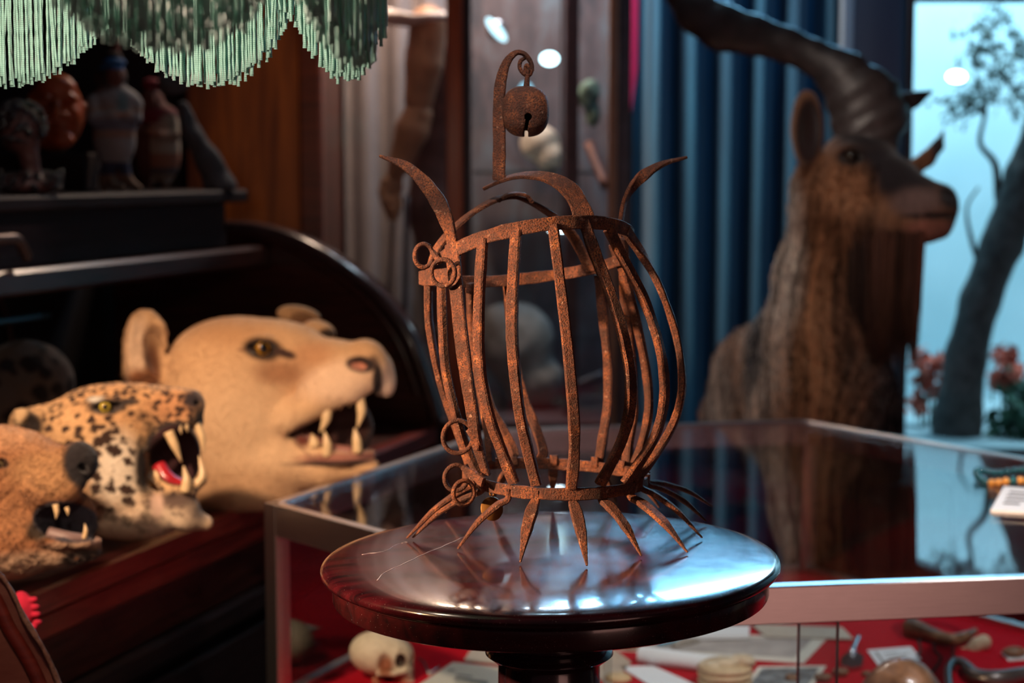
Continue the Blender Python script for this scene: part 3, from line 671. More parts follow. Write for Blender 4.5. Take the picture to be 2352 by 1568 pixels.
# loops of the hinge
axr = np.array([1,0,0]); axu = np.array([0,0,1.])
def loop(x, y, o, r1, r2, yaw=0):
    c = Pd(x, y, o); a = np.array([math.cos(math.radians(yaw)), math.sin(math.radians(yaw)), 0])
    mk('hinge_loop', *ring(c, a, axu, r1*px, r2*px, 5.3*px), M['rust'], cage)
loop(973,587,.04,21,26,18); loop(1018,626,.084,26,29,-8); loop(1052,1003,.066,34,37,12); loop(1048,1097,.060,27,29,15); loop(1065,1131,.074,25,27,25)
strap([(994,578,.047),(1002,590,.05),(1010,602,.055)], 13*px, 9*px, 'hinge_pin'); strap([(1078,985,.066),(1094,1010,.07),(1096,1032,.07)], [18*px,24*px,16*px], 14*px, 'hinge_pin')
strap([(1062,1072,.060),(1085,1090,.065),(1110,1108,.075)], [12*px,24*px,22*px], 10*px, 'hinge_pin')
# horns
strap([(1040,560,.062),(1030,520,.064),(1010,470,.062),(975,420,.058),(930,380,.050),(872,358,.040)], [34*px,36*px,37*px,30*px,21*px,5*px], [9*px]*4+[8*px,5*px], 'horn', hint=np.array([(-.75,-.65,.3)]*2+[(-.55,-.75,.5)]*2+[(-.3,-.7,.8)]*2))
strap([(1426,545,.0),(1427,505,.0),(1438,455,.0),(1470,410,-.004),(1518,378,-.010),(1578,361,-.016)], [24*px,27*px,29*px,27*px,22*px,7*px], [9*px]*5+[5*px], 'horn', hint=np.array([(1,-.25,.1)]*3+[(.8,-.2,.6)]+[(.3,-.2,1)]*2))
# crown straps
strap([(1342,515,.072),(1334,478,.070),(1308,435,.058),(1262,408,.040),(1208,402,.018),(1160,411,-.002),(1112,433,-.020)], [50*px,42*px,44*px,42*px,38*px,36*px,10*px], 8*px, 'crown_strap',
      hint=np.array([(.05,-1,.1),(.15,-1,.25),(.3,-1,.6),(.15,-.75,1),(0,-.42,1),(-.1,-.38,1),(-.3,-.3,1)]))
strap([(1356,622,-.078),(1342,590,-.076),(1310,535,-.070),(1262,490,-.055),(1200,457,-.035),(1150,455,-.022),(1090,485,-.010),(1035,532,.0),(1002,575,.004),(984,628,.006)], [34*px]*3+[30*px]*3+[28*px,28*px,30*px,30*px], 8*px, 'crown_strap',
      hint=np.array([(.5,.6,.5)]*3+[(.2,.2,1),(0,-.1,1),(0,-.15,1),(-.4,-.25,1),(-.7,-.4,.6),(-.9,-.5,.3),(-1,-.5,.1)]))
strap([(1144,461,-.020),(1170,447,-.020),(1205,447,-.024),(1222,464,-.028)], [18*px,20*px,18*px,14*px], 8*px, 'eyelet', hint=np.array([(0,-.2,1)]*4))
# bell hook
strap([(1147,414,.0),(1146,398,.0),(1147,330,.0),(1146,250,.0),(1150,190,.0),(1163,145,.0),(1184,122,.0),(1204,124,.0),(1219,143,.0),(1222,163,.0)],
      [32*px,33*px,33*px,31*px,28*px,22*px,15*px,11*px,10*px,9*px], [8*px]*7+[9*px]*3, 'bell_hook', hint=np.array([(-.55,-.83,0)]*5+[(-.5,-.75,.4),(-.1,-.6,.8),(.3,-.6,.7),(.7,-.6,.2),(.8,-.6,-.1)]))
mk('hook_eye', *tube([Pd(1222,160,0), Pd(1216,172,0), Pd(1204,170,0), Pd(1194,156,0), Pd(1196,140,0), Pd(1208,132,-.002), Pd(1214,128,-.003)], [5*px,5*px,5*px,5*px,5*px,4*px,3*px]), M['rust'], cage)
# spikes
def zt(p): return ZD+.0022+(p[0]-PD[0])*math.tan(math.radians(1.1))*1.0
SP = [((1104,1128,.062),(948,1234)),((1088,1112,.03),(934,1236)),((1166,1146,1),(1051,1260)),((1230,1150,1),(1195,1291)),((1316,1152,1),(1348,1298)),((1384,1148,1),(1473,1276)),
      ((1450,1140,1),(1579,1268)),((1474,1120,.045),(1613,1235)),((1487,1112,.02),(1622,1196)),((1488,1106,-.005),(1637,1163))]
for k, ((x, y, o), (tx, ty)) in enumerate(SP):
    if o == 1: o = math.sqrt(214**2-(x-1277)**2)*px
    a = Pd(x, y, o); b = onz(tx, ty, zt(onz(tx, ty, ZD))); a0 = a+np.array([0, 0, .010]); d = b-a
    outd = np.array([d[0], d[1], 0]); outd /= np.linalg.norm(outd)
    m1 = a+d*.22+np.array([0,0,.004]); m2 = a+d*.6+np.array([0,0,.006])
    wmul = .5 if k == 9 else (.8 if k in (7, 8) else 1)
    V, F = strip([a0, a, m1, m2, b], np.array([19,21,28,25,4])*px*wmul, np.array([11,12,12,11,4])*px, np.array([outd*.3+Z3*.6]*5), m=8, cham=.25)
    mk('spike', V, F, M['rust'], cage)
for ang, L in ((62, 340), (90, 345), (118, 335), (40, 340), (142, 338)):
    c_, s_ = math.cos(math.radians(ang)), math.sin(math.radians(ang))
    a = np.array([CB[0]+214*px*c_, YC0+214*px*s_, zr-.004]); b = np.array([CB[0]+L*px*c_, YC0+L*px*s_, 0]); b[2] = zt(b)
    V, F = strip([a+[0,0,.010], a, a*.6+b*.4+[0,0,.006], b], np.array([19,20,24,4])*px, np.array([11,12,11,4])*px, np.array([(c_*.3, s_*.3, .6)]*4), m=8)
    mk('spike', V, F, M['rust'], cage)
# ------------------------------------------------------------------ the bell
bf = Fr(1207, 255, YC0); bell = empty('sleigh_bell', bf.A, 'rusty round bell with a keyhole slot hanging from the cage hook', 'bell')
def bellf(P):
    x, y, z = (P[0]-1207)/54, (P[1]-256)/58, P[2]/54
    r = (np.abs(x)**2.6+np.abs(y)**2.5+np.abs(z)**2.6)**(1/2.55); d = (r-1)*52
    d = np.abs(d+3)-3
    slot = np.maximum(np.abs(P[0]-1209+(P[1]-290)*.18)-4.0, 262-P[1]); hole = np.sqrt((P[0]-1213)**2+(P[1]-268)**2)-8.5
    cut = np.minimum(slot, hole); cut = np.maximum(cut, -P[2]-0)
    cut2 = np.maximum(np.abs(P[0]-1209)-4, 300-P[1])
    return np.maximum(d, -np.minimum(cut, cut2))
V, Q = sdf(bf, bellf, (1145,190,-62), (1270,322,62), 1.8); V = lap(V, Q, 1, .4); mk('shell', bf.W(V), Q, M['rust'], bell)
mk('shank', *tube(bf.W([(1209,205,0),(1210,190,0),(1212,170,0),(1214,158,2),(1210,150,0),(1206,158,-2),(1208,172,0)]), np.array([8,6.5,5,4,4,4,4])*bf.s), M['rust'], bell)
mk('clapper', *ball(bf.W([(1207,288,0)])[0], 12*bf.s), M['rust'], bell)
# brass tag hanging inside the bottom ring
tf = Fr(1130, 1165, YC0-.05)
tg = mk('brass_tag', *join(lathe(tf.W([(1130,1168,0)])[0], [(27*tf.s,-.0006),(28*tf.s,0),(27*tf.s,.0006)], 32, (.45,-1,.35)), tube(tf.W([(1128,1140,0),(1124,1125,2),(1132,1118,0),(1137,1128,-2),(1132,1140,0)]), .0009)), plain('dull_amber_brass', (.30,.14,.04), .5, .7, vary=.3),
   label='small round brass tag hanging under the left side of the cage ring', cat='tag')
# ================================================================== fringed lamp
lc = np.array([-.384, 1.30]); LR = .28
lamp = empty('fringed_lamp', (lc[0], lc[1], 1.42), 'hanging lamp with scalloped mint green cord fringe at the upper left', 'lamp')
zb_lo = 1.421; zb_hi = 1.484; zt_ = 1.535
a_n1 = math.atan2(at(270, 60, 1.57)[0]-lc[0], .27); 
def scal(th):
    """lower edge height of the fringe at angle th (0 = far side, + = right)"""
    step = 2*math.pi/9; u = ((th-th0)/step) % 1
    return zb_hi-(zb_hi-zb_lo)*(1-abs(2*u-1)**2.3)
# notch positions measured: picture columns 270 and 748
def colang(px_):
    best = min(np.linspace(-1.7, 1.7, 2000), key=lambda t: abs(1176+FPX*(lc[0]+LR*math.sin(t))/(lc[1]+LR*math.cos(t))-px_)); return best
th0 = colang(268); st = colang(750)-th0; print('LAMP step', st, 2*math.pi/9)
V = []; F = []; base = 0
def cord(th, rad, zt0, zb, r, wob):
    global base
    n = 9; tw = RNG.uniform(0, 6)
    for k in range(n+1):
        t = k/n; a = th+wob*math.sin(2.2*t+tw)*.5; rr = rad+wob*.12*math.sin(2.9*t+tw*2)
        p = np.array([lc[0]+rr*math.sin(a), lc[1]+rr*math.cos(a), zt0+(zb-zt0)*t])
        q = r*(1.0+.12*math.sin(k*2.6+tw)) if k < n else r*1.35
        for j in range(5):
            g = 2*math.pi*j/5+k*.8; V.append(p+np.array([math.cos(g)*q, math.sin(g)*q, 0]))
    for k in range(n):
        for j in range(5): o = base+k*5; F.append([o+j, o+(j+1) % 5, o+5+(j+1) % 5, o+5+j])
    F.append([base+n*5+j for j in range(5)]); base += (n+1)*5
for lay, (rad, cnt, dz) in enumerate(((LR, 560, 0), (LR-.006, 420, .004), (LR+.006, 330, .010))):
    for i in range(cnt):
        th = 2*math.pi*(i+RNG.uniform(-.4, .4))/cnt; s_ = scal(th)+dz+RNG.normal()*.0022
        cord(th, rad+RNG.normal()*.0015, zt_, s_, RNG.uniform(.0011, .0016), RNG.normal()*.010)
q = N('mint_cord'); v = q.coord((1,1,1)); w_ = q.n('ShaderNodeTexWave', bands_direction='Z'); q.t.links.new(v, w_.inputs[0]); w_.inputs['Scale'].default_value = 180; w_.inputs['Distortion'].default_value = 3
nz = q.noise(v, 60, 3); q.p(Base_Color=q.mix(q.ramp(w_.outputs[1], [(.3, (0,0,0)), (.7, (1,1,1))]), q.ramp(nz, [(.3, (.20,.44,.37)), (.7, (.32,.60,.52))]), (.40,.68,.60)), Roughness=.5); q.b.inputs['Sheen Weight'].default_value = .3
tr = q.n('ShaderNodeBsdfTranslucent'); tr.inputs[0].default_value = (.35,.62,.52,1); mx = q.n('ShaderNodeMixShader'); mx.inputs[0].default_value = .12
q.t.links.new(q.b.outputs[0], mx.inputs[1]); q.t.links.new(tr.outputs[0], mx.inputs[2]); q.t.links.new(mx.outputs[0], q.out.inputs[0])
mk('fringe', V, F, q.m, lamp, kind='stuff')
shade = [(LR+.002,1.532),(LR+.004,1.548),(LR-.02,1.60),(LR-.08,1.68),(LR-.16,1.74),(.05,1.77),(.05,1.765),(LR-.165,1.733),(LR-.085,1.674),(LR-.026,1.595),(LR-.004,1.545),(LR-.004,1.532)]
V2, F2 = lathe((lc[0], lc[1], 0), [(r, z) for r, z in shade], 96, cap=False)
F2 += [[11*96+i, 11*96+(i+1) % 96, (i+1) % 96, i] for i in range(96)]
mk('lamp_shade', V2, F2, plain('dark_green_silk', (.04,.10,.07), .7, vary=.2), lamp)
mk('bulb', *ball((lc[0], lc[1], 1.53), .028), emit('bulb_glow', (1,.75,.5), 4), lamp)
mk('cord', *tube([(lc[0], lc[1], 1.52), (lc[0], lc[1], 2.2), (lc[0], lc[1], 2.999)], .005), M['ink'], lamp)
lo = light('lamp_bulb_light', 'POINT', (lc[0], lc[1], 1.45), 4.5, (1.0,.78,.60), None, .03); lo.parent = lamp; lo.location = (0, 0, 1.462-1.42)
# ================================================================== roll-top desk
ZT = .80
D0 = onz(0, 1398, ZT); DF = onz(1000, 985, ZT); dd = DF-D0; DL = np.linalg.norm(dd); dd /= DL; dn = np.array([dd[1], -dd[0], 0])
def dk(a, q, z): p = D0+dd*a-dn*q; return np.array([p[0], p[1], z])
desk = empty('rolltop_desk', dk(DL/2, .35, 0), 'dark mahogany roll-top desk with rounded side holding the stuffed heads', 'desk')
def dbox(a0, a1, q0, q1, z0, z1, bev=.0): return box((dk((a0+a1)/2, (q0+q1)/2, (z0+z1)/2)), dd, -dn, Z3, (a1-a0)/2, (q1-q0)/2, (z1-z0)/2, bev)
A0 = -.25
mk('writing_surface', *dbox(A0, DL, .03, .78, ZT-.03, ZT), wood('desk_top_wood', (.05,.012,.008), (.13,.035,.02), .35, (3,3,3)), desk, smooth=False)
mk('front_moulding', *dbox(A0, DL, -.004, .03, ZT-.032, ZT+.004, .004), M['rail'], desk, smooth=False)
mk('front_moulding', *dbox(A0, DL, .012, .03, ZT-.075, ZT-.034, .006), M['rail'], desk, smooth=False)
mk('front_rail', *dbox(A0, DL, .03, .06, ZT-.155, ZT-.075, .004), M['mahog'], desk, smooth=False)
mk('front_moulding', *dbox(A0, DL, .02, .05, ZT-.20, ZT-.157, .008), M['black'], desk, smooth=False)
mk('body', *dbox(A0, DL, .06, .78, .0, ZT-.03), M['black'], desk, smooth=False)
for a in (-.1, .42, .95):
    dr = mk('drawer', *dbox(a, a+.44, .035, .058, ZT-.44, ZT-.225, .006), M['black'], desk, smooth=False)
    mk('knob', *lathe(dk(a+.22, .035, ZT-.33), [(.006, 0), (.006, .012), (.016, .02), (.016, .028), (.008, .034)], 20, dn), M['black'], dr)
# far end panel with its quarter-round outline
PF = D0+dd*DL
def onfar(x, y, a=DL):
    P = D0+dd*a; r = ray(x, y); t = np.dot(P-CAM, dd)/np.dot(r, dd); Q = CAM+r*t; return -np.dot(Q-P, dn), Q[2]
cv = [(0.0,.80),(-.004,.82),(.014,.882),(.055,.985),(.116,1.068),(.195,1.130),(.295,1.184),(.397,1.213),(.50,1.219),(.78,1.219)]
cv = np.array(cv); cc = crom(np.c_[cv, np.zeros(len(cv))], 5)
poly = [dk(DL, q_, z_) for q_, z_, _ in cc]+[dk(DL, .78, .0), dk(DL, .0, .0)]
mk('end_panel', *prism(poly, dd*.035), M['mahog'], desk, auto=30)
V, F = strip(np.array([dk(DL+.012, q_, z_) for q_, z_ in cv[1:]]), .05, .022, np.array([-dn*(.6-q_)+Z3*max(.01, z_-.80)*1.4 for q_, z_ in cv[1:]])*[1,1,1], m=6, jit=0)
# rim runs along the edge: hint must point outward from the curve
rimh = []
for i in range(1, len(cv)):
    j0, j1 = max(1, i-1), min(len(cv)-1, i+1); t_ = cv[j1]-cv[j0]; t_ = t_/np.linalg.norm(t_); o = np.array([-t_[1], t_[0]])
    rimh.append(-dn*o[0]+Z3*o[1])
RIMM = plain('glossy_dark_rim', (.05,.03,.032), .22, vary=.3, coat=.5)
V, F = strip(np.array([dk(DL+.010, q_, z_) for q_, z_ in cv[1:]]), .055, .024, np.array(rimh), m=8, jit=0); mk('curved_rim', V, F, RIMM, desk, auto=50)
V, F = strip(np.array([dk(DL-.004, q_+.022, z_-.012) for q_, z_ in cv[2:]]), .02, .016, np.array(rimh[1:]), m=8, jit=0); mk('curved_rim', V, F, M['mahog'], desk, auto=50)
# raised tambour: front bar, slats above it and the box under the desk top
mk('tambour_bar', *dbox(-.25, DL, .375, .42, 1.138, 1.180, .006), M['mahog'], desk, smooth=False)
q0, z0 = onfar(540, 440)
mk('tambour_panel', *dbox(-.25, DL-.10, .43, .76, 1.181, 1.272, .0), M['black'], desk, smooth=False)
mk('desk_top', *dbox(-.25, DL-.06, .395, .80, 1.274, 1.300, .005), M['black'], desk, smooth=False)
mk('back_panel', *dbox(-.25, DL, .76, .78, ZT, 1.272), plain('near_black', (.006,.005,.008), .7), desk, smooth=False)
# pigeonhole arches at the back
for a in (.55, .92):
    P = [dk(a+.16*math.cos(t)-.0, .72, .98+.18*math.sin(t)) for t in np.linspace(0, math.pi, 12)]
    P = [dk(a+.16, .72, ZT)]+P+[dk(a-.16, .72, ZT)]
    mk('arch_trim', *tube(P, .006), M['mahog'], desk)
hp = [onfar(60, 590, .22)]
P = [dk(.14, .372, 1.185), dk(.14, .355, 1.21), dk(.20, .35, 1.222), dk(.26, .35, 1.222), dk(.325, .355, 1.212), dk(.335, .372, 1.183)]
def hpix(x, y, a): r = ray(x, y); return a
hb_ = [at(-40, 590, 2.0)]
zz = 1.18
def onrail(x, y, q_):   # point with desk depth q_ under pixel x,y
    P0 = D0-dn*q_; r = ray(x, y); t = np.dot(P0-CAM, dn)/np.dot(r, dn); return CAM+r*t
hpts = [onrail(-60,590,.372), onrail(-45,552,.36), onrail(0,549,.355), onrail(35,548,.355), onrail(50,565,.36), onrail(62,590,.372)]
mk('handle', *tube(hpts, .009), plain('worn_brass_handle', (.12,.075,.06), .35, .6), desk)
mk('metal_rule', *tube([onrail(-30,742,.60), onrail(112,722,.60)], .006), plain('blue_steel', (.2,.5,.65), .35, .8), label='thin pale blue metal rod inside the dark desk at far left', cat='rod')
# red cloth tuft hanging over the desk edge
f = Fr(62, 1400, 1.98)
def cl(P): 
    d = ell(P, (50,1400,0), (26,44,14))
    for (a, b) in ((76,1378),(80,1395),(82,1412),(84,1430),(74,1440)): d = smin(d, ell(P, (a,b,4), (11,7,8)), 4)
    return d
lump(f, cl, (15,1345,-25), (105,1455,25), 2.5, 'red_cloth', plain('crimson_cloth', (.5,.008,.04), .9, vary=.3, scale=60, bump=.5), label='bright red frilled cloth end beside the curved chair back at lower left', cat='cloth')
# curved chair back in the lower left corner
ch = empty('wooden_chair', (at(-250, 1560, 1.72)[0], 1.74, 0), 'reddish wooden chair with rounded worn back at the lower left corner', 'chair')
f = Fr(0, 1568, 1.70)
arc = np.array([(-700,1330,0),(-520,1180,0),(-330,1140,0),(-160,1190,0),(0,1312,0),(60,1428,0),(104,1512,0),(136,1600,0),(160,1700,0),(175,1800,0)], float)
chm = wood('chair_wood', (.13,.022,.010), (.24,.07,.04), .35, (6,6,14))
aa = crom(arc, 6); Pf = f.W(aa); bot = f.W([(175,2250,0),(-700,2250,0)])
bpts = [p for p in Pf]+[bot[0], bot[1]]
mk('backrest', *prism(bpts, f.t*-.03), chm, ch, auto=30)
inn = arc.copy(); inn[:, 0] -= 34; inn[:, 1] += 22
mk('back_moulding', *tube(f.W(inn[3:]+[0,0,4]), .0075), wood('chair_moulding', (.10,.012,.008), (.24,.03,.02), .3), ch)
mk('worn_rim', *strip(f.W(arc[2:]+[0,0,-18]), .030, .005, np.array([f.r*.8+f.u*.6]*8), m=8, jit=.2), plain('worn_chair_edge', (.30,.13,.085), .6, vary=.5, scale=220, bump=.8), ch)
xl, xr = f.W([(-700,0,0)])[0][0], f.W([(175,0,0)])[0][0]; zs = .45
mk('seat', *abox(xl-.01, xr-.01, 1.33, 1.74, zs-.02, zs+.02, .008), chm, ch, smooth=False)
for lx in (xl+.02, xr-.04):
    for ly in (1.36, 1.72): mk('leg', *tube([(lx, ly, zs-.02), (lx, ly, .2), (lx, ly, 0)], [.02,.018,.015]), chm, ch)
# ================================================================== glass table case
ZC = .878; ZFL = .592
pA, pB, pF, pE = onz(612,1155,ZC), onz(1390,1362,ZC), onz(1130,985,ZC), onz(1855,962,ZC)
R1, G1 = onz(2352,1325,ZC), onz(2352,1048,ZC)
# right end, off frame: where the two long sides are closed
pC = pB+(R1-pB)/np.linalg.norm(R1-pB)*1.25; pG = pE+(G1-pE)/np.linalg.norm(G1-pE)*1.05
PL = [pA, pB, pC, pG, pE, pF]
case = empty('glass_display_case', (.45, 2.5, 0), 'angular aluminium framed glass table case filled with curios behind the pedestal', 'display case')
cen = sum(PL)/6
for i in range(6):
    a, b = PL[i], PL[(i+1) % 6]; d = (b-a)/np.linalg.norm(b-a); n_ = np.cross(Z3, d)
    if n_.dot(cen-a) < 0: n_ = -n_
    side = .009 if np.cross(Z3, d).dot(n_) > 0 else -.009
    mk('top_rail', *obox(a, b, .018, .044, .0015, side=side), M['alu'], case, smooth=False)
    for z_ in (ZFL-.002,):
        a2, b2 = a.copy(), b.copy(); a2[2] = b2[2] = z_+.012; mk('bottom_rail', *obox(a2, b2, .018, .035, .001, side=side), M['alu'], case, smooth=False)
    c = box(a+np.array([0,0,-(ZC-ZFL)/2])+(cen-a)/np.linalg.norm(cen-a)*.014, d, n_, Z3, .014, .012, (ZC-ZFL)/2-.0005, .001)
    if i not in (1,): mk('post', *c, M['alu'], case, smooth=False)
    if i == 1: continue
    ins = n_*.008
    P = [a+ins, b+ins, b+ins-Z3*(ZC-ZFL), a+ins-Z3*(ZC-ZFL)]; P = [p-Z3*.004 for p in P]
    mk('side_pane', *prism(P, n_*.004), M['glass'], case, smooth=False)
# top pane (inset), dull aluminium lip seen through it
ins = [p+(cen-p)/np.linalg.norm(cen-p)*.022-Z3*.003 for p in PL]
mk('top_pane', *prism(ins, (0,0,-.005)), M['glass'], case, smooth=False)
# sliding front panes at the long front side, their polished edges show as grey lines
dF = (pC-pB)/np.linalg.norm(pC-pB); nF = np.cross(Z3, dF); nF = nF if nF.dot(cen-pB) > 0 else -nF
def onF(px_):
    r = ray(px_, 1450); n2 = nF; t = np.dot(pB-CAM, n2)/np.dot(r, n2); return np.dot(CAM+r*t-pB, dF)
e1, e2 = onF(1843), onF(1928)
for (s0, s1, off) in ((.0, e2, .004), (e1, 1.25, .011)):
    P = [pB+dF*s0+nF*off-Z3*.03, pB+dF*s1+nF*off-Z3*.03, pB+dF*s1+nF*off-Z3*(ZC-ZFL), pB+dF*s0+nF*off-Z3*(ZC-ZFL)]
    sp = mk('sliding_pane', *prism(P, nF*.004), M['glass'], case, smooth=False)
    ee = s1 if s0 == 0 else s0
    c_ = pB+dF*ee+nF*(off+.002)-Z3*((ZC-ZFL)/2+.015)
    mk('pane_edge', *box(c_, dF, nF, Z3, .0011, .0022, (ZC-ZFL)/2-.018), M['gedge'], case, smooth=False)
low = [np.array([p[0], p[1], ZFL-.024]) for p in PL]
mk('felt_floor', *prism([p+(cen-p)*[1,1,0]/np.linalg.norm((cen-p)*[1,1,0])*.024+[0,0,.0238] for p in low], (0,0,-.012)), M['felt'], case, smooth=False)
mk('base_cabinet', *prism([p+[0,0,.011] for p in low], (0,0,-(ZFL-.013))), M['black'], case, smooth=False)
# ------------------------------------------------------------------ contents; Zf = felt top
Zf = ZFL+.0003
class Stack: z = Zf
def sheet(pts, mat, name, label, cat='paper', z=0.0, th=.0012, marks=None, mm=None, sub='drawing'):
    P = [onz(x, y, Zf+th+z) for x, y in pts]; o = mk(name, *prism(P, (0,0,-th)), mat, label=label, cat=cat, smooth=False)
    LOC[o] = LOC[o]
    if marks:
        a, b, c_, d_ = [np.array(p) for p in P[:4]]
        def uv(u, v): return a*(1-u)*(1-v)+b*u*(1-v)+c_*u*v+d_*(1-u)*v
        V, F = join(*[prism([uv(u0,v0)+Z3*.0002, uv(u1,v0)+Z3*.0002, uv(u1,v1)+Z3*.0002, uv(u0,v1)+Z3*.0002], (0,0,.0004)) for u0, v0, u1, v1 in marks])
        mk(sub, V, F, mm or M['ink'], o, smooth=False)
    return o
greyp = plain('grey_print', (.42,.38,.36), .6, vary=.25, scale=18)
sheet([(1490,1452),(1902,1462),(1846,1522),(1420,1492)], M['paper'], 'framed_print', 'large faded grey print with pale border lying left of the thin glass edges', 'print', marks=[(.05,.10,.93,.86)], mm=greyp, sub='picture')
sheet([(1725,1432),(1935,1440),(1960,1466),(1760,1462)], plain('beige_page', (.50,.44,.37), .8, vary=.1), 'paper_page', 'beige page under the case frame above the silver spoon', z=.003)
sheet([(1540,1436),(1722,1436),(1720,1458),(1545,1460)], M['white'], 'booklet', 'small white booklet behind the large grey print', 'booklet', z=.004, th=.006)
sheet([(1424,1530),(1500,1528),(1640,1590),(1600,1640),(1400,1600)][:4], M['white'], 'paper_sheet', 'plain white sheet at the bottom left of the ribbed bone cup')
sheet([(1742,1530),(1898,1528),(1850,1600),(1690,1600)], M['paper'], 'photograph', 'black and white photograph at the bottom edge right of the bone cup', 'photograph', z=.001, marks=[(.08,.08,.92,.90)], mm=plain('photo_print', (.20,.22,.23), .35, vary=.8, scale=45), sub='picture')
sheet([(1040,1520),(1158,1532),(1180,1640),(920,1600)], plain('sketch_paper', (.50,.48,.43), .8), 'sketch', 'grey-white sketched sheet left of the pedestal column', 'drawing', marks=[(.28,.30,.5,.33),(.3,.38,.74,.45),(.36,.5,.8,.54),(.2,.6,.55,.66),(.62,.6,.9,.72),(.1,.2,.2,.23),(.1,.75,.8,.78)], mm=plain('grey_ink', (.12,.13,.13), .8))
sheet([(1085,1486),(1160,1490),(1165,1524),(1066,1514)], plain('card_beige', (.42,.37,.33), .7), 'card', 'beige card with rounded look just left of the pedestal neck', 'card', th=.002, z=.002)
sheet([(1410,1488),(1450,1520),(1400,1580),(1360,1540)], plain('brown_cover', (.46,.36,.28), .7, vary=.2), 'leaflet', 'tan leaflet right beside the pedestal column', 'leaflet')
sheet([(1992,1492),(2092,1484),(2116,1512),(2022,1534)], M['white'], 'white_card', 'white card with grey writing right of the silver spoon', 'card', z=.001, marks=[(.12,.15,.18,.9),(.3,.3,.6,.34),(.3,.5,.8,.54),(.3,.68,.7,.72)], mm=plain('grey_writing', (.3,.32,.34), .8), sub='writing')
sheet([(2300,1498),(2362,1490),(2370,1512),(2316,1516)], M['white'], 'white_card', 'small white card at the right picture edge beside a brown stone', 'card')
def item(fr, fn, lo, hi, h, name, mat, label, cat, **kw): return lump(fr, fn, lo, hi, h, name, mat, label=label, cat=cat, **kw)
def fx(px_, py_):  # frame seated on the felt
    return Fr(px_, py_, onz(px_, py_, Zf)[1])
# rolled white paper
a, b = onz(1470, 1502, Zf+.012), onz(1660, 1528, Zf+.012)
V, F = lathe(a, [(.013,0),(.0132,.02),(.013,np.linalg.norm(b-a)),(.011,np.linalg.norm(b-a)),(.011,0)], 28, b-a, cap=False); mk('rolled_paper', V, F, M['white'], label='white rolled paper lying in front of the grey print', cat='paper')
# bone cup
c = onz(1665, 1572, Zf); s = c[1]/FPX
V, F = lathe(c, [(r*s, h*s) for r, h in smooth_prof([(46,0),(62,6),(64,14),(58,20),(66,28),(60,36),(64,44),(56,52)], 4)], 48); mk('bone_cup', V, F, M['tan'], label='ribbed tan bone piece with lumpy top at the bottom edge', cat='bone')
f = Fr(1690, 1520, c[1]); item(f, lambda P: smin(smin(ell(P,(1640,1532,0),(40,14,34)), ell(P,(1705,1518,0),(30,18,28)), 10), ell(P,(1672,1526,12),(26,14,20)), 10)+2*nse(P,.2), (1590,1490,-50), (1750,1560,50), 3, 'bone_fragment', plain('light_bone', (.66,.52,.36), .6, vary=.2, scale=80, bump=.5), 'lumpy pale bone fragments resting on the ribbed bone piece', 'bone')
# silver spoon / pusher
f = fx(1960, 1500)
V, F = join(tube([onz(1972,1462,Zf+.010), onz(1964,1480,Zf+.008), onz(1956,1500,Zf+.006)], [.004,.004,.006]))
sp_ = empty('silver_pusher', f.A, 'silver utensil with a flat flared head on the red felt', 'cutlery'); mk('handle', V, F, M['silver'], sp_)
P = [onz(x, y, Zf+.006) for x, y in [(1948,1496),(1966,1494),(1984,1506),(1980,1528),(1956,1533),(1932,1526),(1932,1508)]]; mk('blade', *prism(P, (0,0,-.003)), M['silver'], sp_, smooth=False)
# brown tortoise-like stone
f = Fr(2075, 1600, 2.30)
item(f, lambda P: smin(ell(P,(2072,1610,0),(98,90,80)), ell(P,(2075,1540,0),(48,26,40)), 24)+2.5*nse(P,.06), (1960,1495,-100), (2190,1720,100), 5, 'polished_stone', plain('mottled_brown_shell', (.27,.14,.08), .3, vary=.65, scale=35, bump=.4, coat=.4), 'large glossy mottled brown rounded shell at the bottom edge', 'shell')
# finger bone, roots, pebbles
f = fx(2250, 1490)
item(f, lambda P: smin(chain(P, [(2258,1474,0,18),(2245,1482,0,17),(2236,1492,0,15)], 6), chain(P, [(2232,1490,0,7),(2206,1496,0,5)], 4), 8)+1*nse(P,.2), (2190,1445,-28), (2290,1520,28), 2.5, 'knuckle_bone', plain('pale_knuckle', (.58,.44,.30), .5, vary=.15), 'pale knuckle bone with a thin spur on the red felt', 'bone')
mk('twisted_root', *tube([onz(2090,1440,Zf+.014), onz(2130,1452,Zf+.014), onz(2180,1468,Zf+.013), onz(2215,1462,Zf+.012), onz(2240,1448,Zf+.012)], [.018,.012,.010,.009,.005]), M['brown'], label='crooked brown root near the back of the red felt', cat='root')
for i, (P_, lb) in enumerate([([(2150,1462),(2146,1490),(2160,1512),(2140,1545)], 'dark string of beads hanging nearest the white card'), ([(2196,1476),(2188,1500),(2194,1520),(2176,1550)], 'dark string of beads nearest the knuckle bone'), ([(2110,1470),(2114,1492),(2108,1506)],'short dark beaded string left of the other two')]):
    C = crom(np.array([onz(x, y, Zf+.0025) for x, y in P_]), 6); mk('bead_string', *join(*[ball(p, .0026, 8, 6) for p in C]), plain('dark_bead', (.035,.02,.02), .3), label=lb, cat='beads', group='dark bead strings on the red felt')
